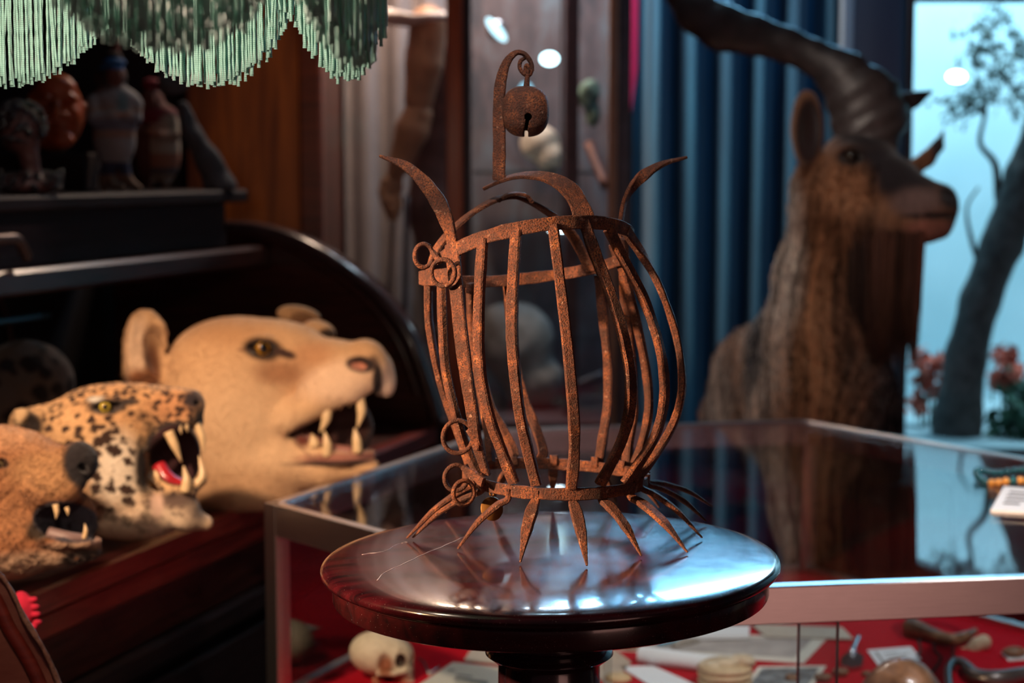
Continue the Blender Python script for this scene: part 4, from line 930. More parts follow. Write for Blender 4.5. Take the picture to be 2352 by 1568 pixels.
for i, (x, y, r, lb) in enumerate([(1758,1560,14,'brown pebble just right of the photograph'),(1990,1548,10,'small dark brown pebble beside the mottled shell'),(1930,1548,15,'brown pebble right of the second thin glass edge'),(1890,1560,16,'brown pebble between the two thin glass edges'),(2330,1505,22,'reddish brown stone at the right picture edge')]):
    c = onz(x+60 if i == 0 else x, y+4, Zf); s = c[1]/FPX; V, F = ball(c+[0,0,r*s*.62], r*s, 18, 12, (1.3,.9,.62)); V = V+.0012*np.sin(V*240+i)
    mk('pebble', V, F, M['brown'], label=lb, cat='stone', group='brown pebbles on the felt')
f = fx(1800,1556)
mk('iron_shackle', *join(tube([onz(x,y,Zf+.012) for x,y in [(2184,1600),(2178,1540),(2196,1518),(2218,1528),(2240,1552),(2290,1560),(2360,1548)]], [.006,.006,.007,.008,.012,.014,.012])), plain('dull_iron', (.14,.12,.12), .35, .7, vary=.3), label='dull grey iron shackle curving along the bottom right', cat='shackle')
mk('blue_pen', *tube([onz(1512,1478,Zf+.006), onz(1610,1456,Zf+.006)], .004), plain('pale_blue_plastic', (.15,.5,.7), .3), label='light blue pen lying behind the rolled paper', cat='pen')
f = fx(1560,1480); mk('grey_feather', *tube([onz(1545,1484,Zf+.005), onz(1572,1474,Zf+.006), onz(1606,1470,Zf+.005)], [.003,.008,.003]), plain('grey_beige', (.35,.32,.28), .8, vary=.3), label='small grey-beige sliver beside the light blue pen', cat='fragment')
c = onz(1420,1562,Zf); mk('tan_disc', *lathe(c, [(.018,0),(.020,.004),(.017,.008),(.008,.010)], 28), plain('tan_clay', (.62,.42,.22), .6, vary=.2), label='small round tan disc at the bottom beside the pedestal column', cat='disc')
f = fx(1470,1490); item(f, lambda P: ell(P,(1452,1490,0),(30,13,20))+2*nse(P,.2), (1410,1465,-30), (1500,1515,30), 3, 'brown_nut', M['brown'], 'brown nut-like lump just right of the pedestal neck', 'nut')
# ------------------------------------------------------------------ skull
f = Fr(880, 1510, 2.46)
def skull(P):
    d = ell(P, (872,1500,0), (70,52,54), 8); d = smin(d, ell(P, (905,1508,0), (46,44,44)), 14)
    d = smin(d, ell(P, (925,1545,0), (26,34,30)), 10); d = smin(d, ell(P, (935,1575,0), (24,16,26)), 6)
    d = smin(d, chain(P, [(870,1545,42,7),(905,1546,44,6),(930,1540,34,8)], 4), 4)      # cheek bone
    d = smin(d, chain(P, [(925,1500,20,8),(912,1492,38,8),(905,1512,44,7)], 4), 6)      # brow
    d = ssub(d, ell(P, (918,1516,34), (12,15,22), -10), 3); d = ssub(d, ell(P, (948,1516,14), (9,13,18)), 3)
    d = ssub(d, ell(P, (884,1526,56), (16,26,16)), 6)
    d = ssub(d, ell(P, (952,1542,10), (8,11,14)), 2)
    d = ssub(d, ell(P, (880,1575,20), (30,20,50)), 6)
    d = smin(d, chain(P, [(862,1560,22,9),(872,1588,20,8),(930,1598,14,9),(948,1596,0,9)], 5), 3)
    return d+.6*nse(P,.15)
def scol(V): return paint(V, (.62,.50,.36), [((918,1516,30),(16,18,16),(.07,.02,.015),2),((948,1518,14),(10,14,14),(.07,.02,.015),2),((884,1530,50),(18,24,20),(.28,.09,.04),1.5),((890,1560,20),(50,14,40),(.35,.10,.05),1.5),((952,1544,8),(9,11,12),(.10,.03,.02),2)])
lump(f, skull, (795,1440,-62), (975,1615,62), 2.6, 'small_skull', vcol('skull_bone', .55, 120, .12, .3), col=scol, label='small pale monkey-like skull on red felt under the pedestal rim', cat='skull')
mk('silver_chain', *tube([onz(962,1512,Zf+.003), onz(975,1522,Zf+.003), onz(985,1545,Zf+.003), onz(1010,1530,Zf+.003)], .0018), M['silver'], label='fine silver chain on the felt right of the skull', cat='chain')
# ------------------------------------------------------------------ things lying on the top pane
Zp = ZC-.003
f = Fr(2300, 1100, onz(2300,1105,Zp)[1])
br = empty('bead_bracelet', onz(2300,1105,Zp), 'coiled teal and amber bead bracelet on the case top at the right edge', 'bracelet')
teal = plain('teal_glass_bead', (.02,.14,.17), .12, spec=.8); amb = plain('amber_bead', (.75,.35,.08), .2)
cb = onz(2312, 1104, Zp); s = cb[1]/FPX
for k in range(26):
    a = 2*math.pi*k/26; p = cb+np.array([math.cos(a)*66*s, math.sin(a)*80*s, .0065+.004*math.sin(3*a)])
    mk('bead', *ball(p, .0062, 14, 10), amb if k in (16, 17, 18, 20, 21) else teal, br)
P = [onz(x, y, Zp+.004) for x, y in [(2306,1116),(2372,1122),(2366,1176),(2275,1171)]]
o = mk('caption_card', *prism(P, (0,0,-.0035)), M['white'], label='white printed caption card lying on the glass case at right edge', cat='card', smooth=False)
def uv(u, v): return P[0]*(1-u)*(1-v)+P[1]*u*(1-v)+P[2]*u*v+P[3]*(1-u)*v
mk('printing', *join(*[prism([uv(u0,v)+Z3*.0003, uv(u1,v)+Z3*.0003, uv(u1,v+.055)+Z3*.0003, uv(u0,v+.055)+Z3*.0003], (0,0,.0003)) for v, u0, u1 in ((.2,.28,.9),(.36,.25,.85),(.52,.25,.9),(.68,.24,.7))]), M['ink'], o, smooth=False)
# ================================================================== stuffed heads on the desk
def tooth(f, a, m, b, r, n=10):
    return tube(f.W([a, m, b]), np.array([r, r*.82, r*.12])*f.s, n, 4)
def eye(f, c, r, iris, parent, label, look=(0.15, 0, 1), pup=.45):
    V, F = ball((0,0,0), 1, 24, 16); P = f.W([c])[0]; lk = f.r*look[0]-f.u*look[1]+f.t*look[2]; lk = lk/np.linalg.norm(lk)
    V = V*r*f.s+P; d = ((V-P)/(r*f.s)).dot(lk)
    col = np.tile(np.array((.03,.02,.015)), (len(V), 1)); col[d > .60] = iris; col[d > 1-.14*pup/.45] = (.004,.004,.004)
    return mk('eye', V, F, EYEM, parent, col=col, label=label)
EYEM = vcol('glass_eye', .06, 50, .02, 0, spec=.8)
FUR = vcol('short_fur', .9, 260, .16, .45, .0025, .25, spec=.15); LEOM = vcol('spotted_fur', .88, 320, .15, .4, .002, .2, spec=.2); LYM = vcol('brown_fur', .9, 180, .3, .7, .003, .2, spec=.15)
def cutz(f, P, d, z0, k=3):
    X, Y, D = P; zw = f.z(X, Y, D); return np.maximum(d, (z0-zw)/f.s)
TUF = []
# ---------------------------------------------------------------- lioness
f = Fr(600, 900, 2.74)
def lion(P):
    d = ell(P, (520,880,-5), (150,150,125), 8)
    d = smin(d, ell(P, (600,800,20), (130,68,85), -2), 40)
    d = smin(d, ell(P, (672,815,25), (70,55,62), 18), 30)
    d = smin(d, chain(P, [(690,838,35,66),(770,848,65,60),(838,850,92,53)], 20), 40)
    d = smin(d, ell(P, (838,812,96), (36,26,34), 14), 16)      # nose bridge end
    d = smin(d, ell(P, (765,892,108), (84,44,40), -10), 22)     # near upper lip
    d = smin(d, ell(P, (876,868,78), (27,50,34), -8), 14)     # far lip pad
    d = smin(d, ell(P, (560,965,60), (120,125,65), 10), 40)    # cheek
    d = smin(d, ell(P, (470,1000,0), (130,160,105)), 50)
    d = smin(d, ell(P, (590,1085,20), (150,95,95), -4), 40)
    d = smin(d, chain(P, [(640,1060,60,62),(730,1080,80,38),(840,1076,90,22)], 20), 26)
    d = smin(d, ell(P, (560,1130,10), (150,40,90)), 30)
    d = smin(d, ell(P, (735,762,-25), (40,26,32), 20), 16)      # far brow
    # mouth
    d = smin(d, ell(P, (760,985,15), (95,85,50)), 20)
    d = smin(d, chain(P, [(655,965,92,38),(715,928,106,36),(790,905,110,34)], 10), 16)
    m = smin(cap(P, (664,998,112), (800,985,108), 8, 54, 1.1), cap(P, (800,985,108), (880,978,100), 54, 62, 1.1), 14)
    d = ssub(d, m, 7)
    d = smin(d, chain(P, [(688,1012,104,15),(722,1044,112,17),(780,1054,112,15),(842,1046,96,13)], 10), 7)    # lower lip roll
    d = smin(d, ell(P, (768,1058,80), (72,18,55), -2), 10)
    # eye socket
    d = ssub(d, ell(P, (603,803,104), (34,17,20), 8), 7)
    d = smin(d, chain(P, [(556,803,91,7),(580,784,99,9),(612,780,103,9),(645,792,95,7)], 4), 8)
    d = smin(d, chain(P, [(562,812,92,5),(595,826,100,6),(636,820,98,5)], 4), 7)
    # nostril
    d = ssub(d, ell(P, (824,842,137), (23,12,15), 12), 5)
    # ears
    e = smin(ell(P, (346,775,38), (50,66,28), -4, ry=20), ell(P, (340,835,44), (44,52,30)), 16)+5*nse(P, .09, 2)+3*nse(P, .2, 1); e = ssub(e, ell(P, (368,800,72), (28,62,34), -10), 8)
    e = smin(e, chain(P, [(318,740,52,11),(312,800,58,13),(318,860,60,12)], 8), 8)
    e = smin(e, ell(P, (350,735,45), (26,22,16), 30), 8)
    d = smin(d, e, 18)
    g = ell(P, (690,722,-70), (52,24,24), 10); g = ssub(g, ell(P, (705,730,-46), (34,12,16), 14), 5)
    d = smin(d, g, 14)
    d = d+1.0*nse(P, .06)
    return cutz(f, P, d, .802)
def lioncol(V):
    C = paint(V, (.60,.355,.185), [
        ((560,1000,90),(170,150,90),(.70,.46,.27),1.0), ((780,880,130),(110,50,70),(.74,.50,.33),1.2),((560,1120,60),(200,60,90),(.55,.33,.18),1.2),
        ((645,858,105),(56,26,40),(.40,.20,.10),.8),((720,820,90),(50,30,50),(.50,.26,.13),1),((530,760,60),(90,40,90),(.50,.27,.13),.8),
        ((604,803,100),(44,27,30),(.03,.015,.01),2.2,8),((655,815,100),(26,10,30),(.05,.025,.02),2,20),((560,806,92),(20,7,20),(.08,.03,.02),2),
        ((330,800,70),(26,90,24),(.62,.42,.28),1.2),((362,815,62),(20,62,30),(.12,.045,.02),1.6),((335,870,60),(40,30,30),(.22,.08,.03),1.2),
        ((876,880,80),(30,52,60),(.70,.52,.40),1.5),((858,872,100),(13,40,70),(.02,.012,.012),2.4),((848,838,112),(18,22,34),(.04,.02,.02),2),
        ((822,843,136),(34,19,26),(.03,.015,.015),2.5,10),((818,846,134),(18,9,30),(.55,.22,.14),3,10),
        ((752,768,-10),(22,12,40),(.05,.03,.02),2),((700,715,-60),(60,22,40),(.52,.30,.15),1.2),((700,735,-45),(36,12,30),(.20,.09,.045),1.5)])
    # mouth lining
    V0 = [V[:,0],V[:,1],V[:,2]*0]
    m = np.minimum(cap(V0, (664,998,0), (800,985,0), 8, 54), cap(V0, (800,985,0), (900,978,0), 54, 60))
    w = np.clip(-m/6+.4, 0, 1)[:, None]; C = C*(1-w)+np.array((.035,.012,.010))*w
    C = paintover(C, V, [((770,1052,112),(90,14,40),(.30,.12,.085),1.5),((690,1000,115),(20,26,30),(.12,.03,.02),1.5),((838,1048,100),(30,10,30),(.16,.06,.05),1.5),((760,1062,118),(100,6,30),(.045,.02,.018),1.5)])
    return C
def paintover(C, V, blobs):
    for b in blobs:
        c, r, col = b[:3]; hard = b[3] if len(b) > 3 else 3.0
        q = np.sqrt((((V-np.array(c, float))/np.array(r, float))**2).sum(1)); w = np.clip((1-q)*hard+.5, 0, 1)[:, None]; C = C*(1-w)+np.array(col, float)*w
    return C
V, Q = sdf(f, lion, (270,680,-165), (930,1180,180), 4.4); C = lioncol(V); V2 = lap(V, Q, 2)
liono = mk('lioness_head', f.W(V2), Q, FUR, col=C, label='large pale tan stuffed lioness head with open mouth on the roll-top desk', cat='stuffed animal head')
eye(f, (603,803,92), 20, (.42,.20,.02), liono, 'amber glass eye', (.25,-.05,1), .6)
TM_ = M['tooth']
for a, m, b, r in [((745,935,120),(742,965,126),(728,992,128),13), ((818,918,112),(822,950,118),(812,985,118),12), ((742,1045,120),(744,1020,128),(738,990,128),13), ((812,1040,112),(810,1010,118),(806,985,118),12),
                   ((716,1024,118),(714,1010,120),(710,996,120),13), ((775,920,100),(776,932,102),(775,944,102),8), ((796,915,95),(797,926,97),(796,938,97),7)]:
    mk('tooth', *tooth(f, a, m, b, r), TM_, liono)
mk('tongue', *tube(f.W([(690,1010,60),(740,1038,85),(800,1042,98)]), np.array([26,24,16])*f.s, 14), plain('dry_tongue', (.32,.13,.10), .5, vary=.3, scale=60, bump=.4), liono)

TUF.append((liono, f, V2, Q, C))
# ---------------------------------------------------------------- leopard
f = Fr(300, 1050, 2.36)
def leo(P):
    d = ell(P, (240,985,0), (150,105,88), -8)
    d = smin(d, ell(P, (330,935,15), (95,50,66), 0), 30)
    d = smin(d, chain(P, [(350,950,30,50),(415,938,44,40),(438,935,50,32)], 16), 24)
    d = smin(d, ell(P, (405,975,62), (62,26,24), -22), 12)     # near lip
    d = smin(d, ell(P, (446,955,26), (20,42,24), -8), 10)
    d = smin(d, ell(P, (210,1050,30), (125,105,66), 10), 34)
    d = smin(d, ell(P, (270,1080,55), (60,85,44), -12), 24)
    d = smin(d, chain(P, [(250,1120,40,50),(330,1165,55,40),(420,1190,60,30),(462,1205,50,18)], 14), 22)
    d = smin(d, ell(P, (290,1200,20), (110,36,60), 6), 24)
    d = smin(d, ell(P, (100,985,-10), (70,60,60)), 30)
    d = smin(d, ell(P, (385,1050,-10), (75,95,40)), 16)
    m = smin(ell(P, (395,1060,50), (62,75,66), -14), ell(P, (425,1040,60), (52,66,60), -10), 12)
    d = ssub(d, m, 6)
    d = smin(d, chain(P, [(352,1092,78,12),(385,1128,84,16),(430,1128,76,16),(458,1108,50,12)], 8), 6)      # lower lip / jaw
    d = smin(d, chain(P, [(338,1030,84,8),(352,1010,84,9),(400,985,84,10),(448,966,66,11)], 6), 6)
    d = smin(d, ell(P, (400,1160,60), (52,34,36), 14), 12)
    d = smin(d, ell(P, (436,921,52), (24,20,24)), 8)           # nose pad
    d = ssub(d, ell(P, (446,932,72), (10,7,10), 20), 3)
    d = ssub(d, ell(P, (250,934,78), (34,14,18), -2), 6)
    d = smin(d, chain(P, [(212,934,70,5),(240,917,76,7),(275,918,76,7),(300,930,70,5)], 4), 5)
    e = ell(P, (70,965,45), (30,36,14), -30); e = ssub(e, ell(P, (84,975,58), (20,24,14), -30), 6); d = smin(d, e, 10)
    d = d+.7*nse(P, .10)
    return cutz(f, P, d, .802)
def spots(V, size, rad, seed, jit=.38, sx=(1,1,1)):
    """1 inside a spot; one jittered spot per grid cell"""
    U = V/(size*np.array(sx)); I = np.floor(U).astype(int); best = np.full(len(V), 9.)
    for dx in (-1,0,1):
        for dy in (-1,0,1):
            for dz in (-1,0,1):
                J = I+[dx,dy,dz]; h = np.sin(J @ np.array([127.1,311.7,74.7])+seed)*43758.5453; a = h-np.floor(h)
                h2 = np.sin(J @ np.array([269.5,183.3,246.1])+seed)*43758.5453; b = h2-np.floor(h2); c = (a*7.13+b*3.7) % 1
                ctr = J+.5+jit*2*(np.stack([a, b, c], 1)-.5); d = np.sqrt(((U-ctr)**2).sum(1))/(.7+.6*c); best = np.minimum(best, d)
    return np.clip((rad-best)/rad*4+.5, 0, 1)
def leocol(V):
    C = paint(V, (.66,.40,.20), [((300,930,50),(130,60,80),(.62,.34,.16),1),((270,1085,90),(60,90,50),(.78,.66,.52),1.2),((400,940,70),(60,40,50),(.55,.26,.12),1),((330,1190,60),(150,50,80),(.72,.54,.38),1),
              ((120,1060,40),(80,80,80),(.45,.26,.13),1)])
    Vw = V+3.5*np.sin(V[:, [1,2,0]]*.21)+2*np.sin(V[:, [2,0,1]]*.47); s1 = spots(Vw, 30, .43, 1.3, .30, (1.15,.95,.9)); s2 = spots(Vw, 18, .40, 5.1, .28, (1.3,.85,1))
    fac = np.clip((V[:, 0]-300)/60, 0, 1)            # small dense spots towards the muzzle and brow
    up = np.clip((950-V[:, 1])/30, 0, 1); k = np.maximum(fac, up)
    s = (s1*(1-k)+s2*k)*np.clip((470-V[:,0])/30, 0, 1)*(1-.6*np.clip((V[:,1]-1150)/50,0,1))
    C = C*(1-s[:, None])+np.array((.045,.022,.015))*s[:, None]
    C = paintover(C, V, [((438,928,56),(27,27,40),(.035,.025,.028),2.2),((452,965,50),(22,30,40),(.02,.014,.014),2),((395,988,92),(70,17,24),(.03,.02,.018),1.8),((348,1030,84),(14,48,30),(.02,.012,.012),1.8),((332,1075,80),(24,62,24),(.022,.015,.013),1.8),
              ((250,934,76),(42,20,24),(.05,.035,.03),2),((296,925,72),(24,9,20),(.05,.035,.03),1.6),((225,915,74),(20,8,20),(.6,.55,.48),1.5),((80,970,55),(34,34,24),(.02,.012,.01),1.5),((62,945,52),(14,20,20),(.6,.4,.22),1.5),
              ((400,1150,80),(70,20,40),(.14,.09,.07),1.2),((440,1180,70),(36,26,30),(.18,.13,.10),1),((355,1160,90),(14,30,20),(.62,.42,.32),1.2)])
    m = ell([V[:,0],V[:,1],V[:,2]*0], (402,1050,0), (62,70,68), -12); w = np.clip(-m/5+.3, 0, 1)[:, None]; C = C*(1-w)+np.array((.03,.008,.010))*w
    return C
V, Q = sdf(f, leo, (20,860,-110), (500,1240,120), 3.2); C = leocol(V); V2 = lap(V, Q, 2)
leoo = mk('leopard_head', f.W(V2), Q, LEOM, col=C, label='black spotted stuffed leopard head baring fangs, in front of the lioness head', cat='stuffed animal head')
eye(f, (246,936,66), 16, (.50,.36,.05), leoo, 'yellow glass eye', (.1,-.05,1), .28)
for a, m, b, r in [((385,996,90),(398,1028,94),(412,1066,92),12), ((448,978,60),(460,1010,64),(462,1046,62),10), ((418,1132,92),(422,1108,96),(416,1074,92),13), ((440,1120,70),(458,1098,74),(452,1052,66),11),
                   ((410,982,86),(412,992,88),(413,1002,88),5), ((424,978,80),(426,988,82),(427,998,82),5), ((360,1100,84),(356,1090,86),(352,1080,86),8)]:
    mk('tooth', *tooth(f, a, m, b, r), TM_, leoo)
mk('tongue', *tube(f.W([(362,1070,60),(382,1105,74),(425,1122,72)]), np.array([16,20,12])*f.s, 14), plain('red_tongue', (.45,.02,.03), .25, vary=.2), leoo)

TUF.append((leoo, f, V2, Q, C))
# ---------------------------------------------------------------- brown lynx-like head, nearest
f = Fr(100, 1160, 2.16)
def lyn(P):
    d = ell(P, (-20,1110,0), (140,130,100))
    d = smin(d, ell(P, (30,1040,10), (110,62,72), 8), 30)
    d = smin(d, chain(P, [(70,1070,25,58),(130,1078,40,50),(172,1066,48,36)], 16), 26)
    d = smin(d, ell(P, (182,1066,54), (42,48,40), 0), 12)
    d = smin(d, ell(P, (130,1200,-10), (90,90,40)), 16)
    d = smin(d, ell(P, (120,1120,70), (70,50,36), -4), 20)
    d = smin(d, ell(P, (0,1230,20), (140,90,90), 10), 40)
    d = smin(d, chain(P, [(60,1255,40,40),(130,1268,55,30),(200,1266,52,24)], 14), 20)
    m = smin(ell(P, (150,1205,66), (72,46,60), 18), cap(P, (88,1210,100), (150,1200,100), 14, 34), 10)
    d = ssub(d, m, 6)
    d = smin(d, chain(P, [(98,1238,94,9),(140,1248,96,11),(190,1250,84,12),(214,1250,56,12)], 8), 6)
    d = ssub(d, ell(P, (188,1080,84), (16,9,12), 40), 4)
    d = ssub(d, ell(P, (6,1064,80), (22,14,16)), 5)
    d = d+2.2*nse(P, .12)+1.3*nse(P, .27, 1)
    return cutz(f, P, d, .802)
def lyncol(V):
    C = paint(V, (.30,.115,.048), [((110,1090,80),(90,60,70),(.42,.22,.10),1),((20,1000,40),(120,40,80),(.48,.25,.13),1),((20,1180,80),(90,70,60),(.36,.16,.07),1),((60,1290,60),(140,30,80),(.50,.33,.22),1),
        ((90,1215,90),(30,26,40),(.06,.035,.02),1.2),((186,1072,64),(46,60,70),(.022,.018,.02),2.6),((210,1130,50),(22,34,50),(.03,.022,.022),1.8),((165,1250,90),(62,12,40),(.42,.26,.17),1.2),((205,1248,70),(26,9,30),(.50,.30,.22),1.2),
        ((190,1284,70),(60,22,50),(.075,.05,.04),1.5),((6,1064,80),(26,16,20),(.04,.02,.015),2)])
    m = ell([V[:,0],V[:,1],V[:,2]*0], (152,1200,0), (78,46,64), 14); w = np.clip(-m/6+.5, 0, 1)[:, None]; C = C*(1-w)+np.array((.05,.045,.06))*w
    s = spots(V, 16, .22, 2.2)*np.clip(1-np.sqrt(((V-[190,1284,70])/[70,30,60])**2).sum(1)*.5, 0, 1); C = C*(1-s[:, None])+np.array((.4,.16,.07))*s[:, None]
    return C
V, Q = sdf(f, lyn, (-170,960,-110), (245,1345,120), 3.2); C = lyncol(V); V2 = lap(V, Q, 1)
lyo = mk('wildcat_head', f.W(V2), Q, LYM, col=C, label='brown stuffed wildcat head with black nose, nearest at the left edge', cat='stuffed animal head')
eye(f, (4,1066,70), 14, (.30,.22,.10), lyo, 'glass eye', (.1,0,1), .4)
mk('tongue', *tube(f.W([(110,1225,70),(150,1236,86),(190,1240,84)]), np.array([16,15,10])*f.s, 12), plain('grey_tongue', (.22,.14,.13), .5), lyo)
for a, m, b, r in [((126,1160,96),(128,1176,98),(126,1192,98),7),((186,1240,92),(190,1222,96),(188,1206,94),6),((150,1168,96),(152,1176,98),(152,1186,98),5)]:
    mk('tooth', *tooth(f, a, m, b, r), TM_, lyo)
# fur tufts give the three heads a soft outline
def tufts(o, f, V, Q, C, n, length, r0, keep, mat, seed):
    r = np.random.default_rng(seed); i = r.integers(0, len(V), n*3); nr = np.zeros_like(V); a = V[Q]
    fn = np.cross(a[:, 2]-a[:, 0], a[:, 3]-a[:, 1])
    for k in range(4): np.add.at(nr, Q[:, k], fn)
    nr /= np.linalg.norm(nr, axis=1)[:, None]+1e-9
    i = i[keep(V[i])][:n]; rt = f.W(V[i]); wn = nr[i, :1]*f.r-nr[i, 1:2]*f.u+nr[i, 2:3]*f.t
    dr = wn*.55+(-f.r*.8-f.u*.35)[None]; dr /= np.linalg.norm(dr, axis=1)[:, None]
    SV, SF = strands(rt-wn*.001, dr, length*f.s*(.6+.8*r.random(len(i))), r0, 3, wob=.15)
    cc = np.repeat(C[i], 12, axis=0)
    return mk('fur', SV, SF, mat, o, col=cc, kind='stuff')
tufts(lyo, f, V2, Q, C, 9000, 20, .0007, lambda v: (v[:, 0] < 150) | (v[:, 1] > 1285), LYM, 3)
tufts(*TUF[0], 15000, 9, .0005, lambda v: ~((v[:, 0] > 680) & (v[:, 1] > 925) & (v[:, 1] < 1060)) & (v[:, 2] > -60) & ((abs(v[:, 0]-603) > 40) | (abs(v[:, 1]-805) > 26)), FUR, 4)
tufts(*TUF[1], 9000, 8, .0004, lambda v: (v[:, 0] < 345) & (v[:, 2] > -30) & ((abs(v[:, 0]-246) > 40) | (abs(v[:, 1]-936) > 22)), LEOM, 5)
# ---------------------------------------------------------------- spotted hide in the dark, far left
f = Fr(80, 880, 2.85)
def hid(P): 
    d = smin(ell(P, (60,880,0), (110,100,70)), ell(P, (-40,930,10), (120,110,80)), 30)+3*nse(P, .08)
    return cutz(f, P, d, .802)
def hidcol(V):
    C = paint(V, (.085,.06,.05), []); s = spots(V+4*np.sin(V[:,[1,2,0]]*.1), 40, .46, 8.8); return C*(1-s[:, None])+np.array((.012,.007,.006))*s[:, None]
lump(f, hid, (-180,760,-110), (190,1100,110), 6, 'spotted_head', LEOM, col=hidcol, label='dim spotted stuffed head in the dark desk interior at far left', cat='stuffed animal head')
# ================================================================== things on the desk top
ZS = 1.3005
def on_top(px_, a_=None):
    """frame whose base stands on the desk top under picture column px_ at desk depth q"""
    return None
def topY(px_, q_):
    P0 = D0-dn*q_; r = ray(px_, 440); t = np.dot(P0-CAM, dn)/np.dot(r, dn); return (CAM+r*t)[1]
def figcol(V, kind):
    x, y = V[:, 0], V[:, 1]
    if kind == 0:
        C = paint(V, (.30,.28,.28), [((262,178,-10),(50,44,34),(.03,.022,.022),2.5), ((274,176,26),(22,30,24),(.17,.075,.06),2)])
        b = ((y > 275) & (y < 300))[:, None]; C = np.where(b, (.16,.18,.24), C); b = ((y > 300) & (y < 318) | (y>247)&(y<262))[:, None]; C = np.where(b, (.34,.24,.20), C)
        C = np.where((y > 372)[:, None], (.05,.055,.10), C); C = np.where((y > 402)[:, None], (.26,.16,.11), C); C = paintover(C, V, [((285,240,40),(14,26,30),(.14,.22,.24),1.2),((285,262,50),(30,8,30),(.40,.26,.20),1.5)])
        C = np.where(((y < 163) & (y > 136))[:, None], (.03,.12,.30), C)
        C = np.where((y < 137)[:, None], (.03,.02,.02), C)
    else:
        C = paint(V, (.27,.21,.17), [])
        for y0, y1, c in ((290,315,(.24,.10,.065)),(330,352,(.30,.24,.19)),(352,385,(.26,.11,.07)),(385,400,(.10,.09,.10))): C = np.where(((y > y0) & (y < y1))[:, None], c, C)
        C = np.where((x < 348)[:, None] & (y > 270)[:, None], (.10,.035,.028), C)
        C = np.where((y < 285)[:, None], (.13,.006,.014), C); C = np.where((y < 250)[:, None], (.12,.045,.035), C)
        C = np.where((y < 208)[:, None], (.16,.008,.02), C)
        C = paintover(C, V, [((395,290,20),(26,26,40),(.32,.26,.20),1.4),((368,300,45),(30,9,30),(.36,.20,.14),1.5)])
        C = np.where((y > 418)[:, None], (.18,.09,.06), C)
    return C
FM = vcol('painted_figurine', .75, 150, .15, .3, .001)
Yt = topY(290, .50); f = Fr(272, 437, Yt)
def fig0(P):
    d = ell(P, (272,174,10), (22,27,22)); d = smin(d, ell(P, (262,180,-6), (36,34,24)), 4); d = smin(d, cap(P, (272,195,0), (272,215,0), 14, 20), 8); d = smin(d, ell(P, (270,232,0), (56,30,30)), 12)
    d = smin(d, ell(P, (270,255,0), (54,58,34)), 12); d = smin(d, ell(P, (266,320,0), (48,68,32)), 20)
    d = smin(d, chain(P, [(222,235,10,16),(222,275,22,15),(262,268,36,10),(300,262,34,8)], 6), 6); d = smin(d, chain(P, [(318,240,8,14),(316,275,20,12),(290,270,34,8)], 6), 6)
    d = smin(d, chain(P, [(250,370,2,16),(254,405,4,13),(262,426,10,10),(282,430,22,8)], 6), 5); d = smin(d, chain(P, [(284,370,0,15),(290,405,2,12),(304,424,6,9),(318,432,16,8)], 6), 5)
    d = smin(d, ell(P, (270,147,4), (27,10,26)), 3); d = smin(d, ell(P, (268,133,0), (20,12,18)), 6)
    d = smin(d, ell(P, (280,178,30), (4,6,5)), 3); d = smin(d, ell(P, (240,410,0),(12,30,14)), 6)
    return d+.5*nse(P, .25)
lump(f, fig0, (205,110,-45), (340,445,60), 2.8, 'figurine', FM, col=lambda V: figcol(V, 0), label='taller figurine wrapped in a pale striped blanket with blue headband on the desk top', cat='figurine')
Yt = topY(370, .56); f = Fr(368, 432, Yt)
def fig1(P):
    d = ell(P, (352,228,6), (21,26,20)); d = smin(d, ell(P, (354,196,2), (24,14,22)), 4); d = smin(d, ell(P, (352,238,-4), (30,32,24)), 6); d = smin(d, ell(P, (364,270,0), (50,32,28)), 12)
    d = smin(d, ell(P, (374,345,0), (42,80,30)), 16); d = smin(d, ell(P, (335,345,-4), (24,80,24)), 12)
    d = smin(d, chain(P, [(400,285,8,14),(402,310,18,12),(370,312,32,9),(350,302,34,8)], 6), 5); d = smin(d, chain(P, [(322,280,6,12),(322,300,16,10),(345,305,30,8)], 6), 5)
    d = smin(d, cap(P, (350,405,0), (346,424,12), 13, 9), 5); d = smin(d, cap(P, (382,405,0), (380,424,12), 14, 9), 5); d = smin(d, ell(P, (356,233,27), (4,6,5)), 3)
    return d+.5*nse(P, .25)
lump(f, fig1, (300,170,-40), (430,440,55), 2.8, 'figurine', FM, col=lambda V: figcol(V, 1), label='shorter figurine with red headscarf and banded blanket beside the taller one', cat='figurine')
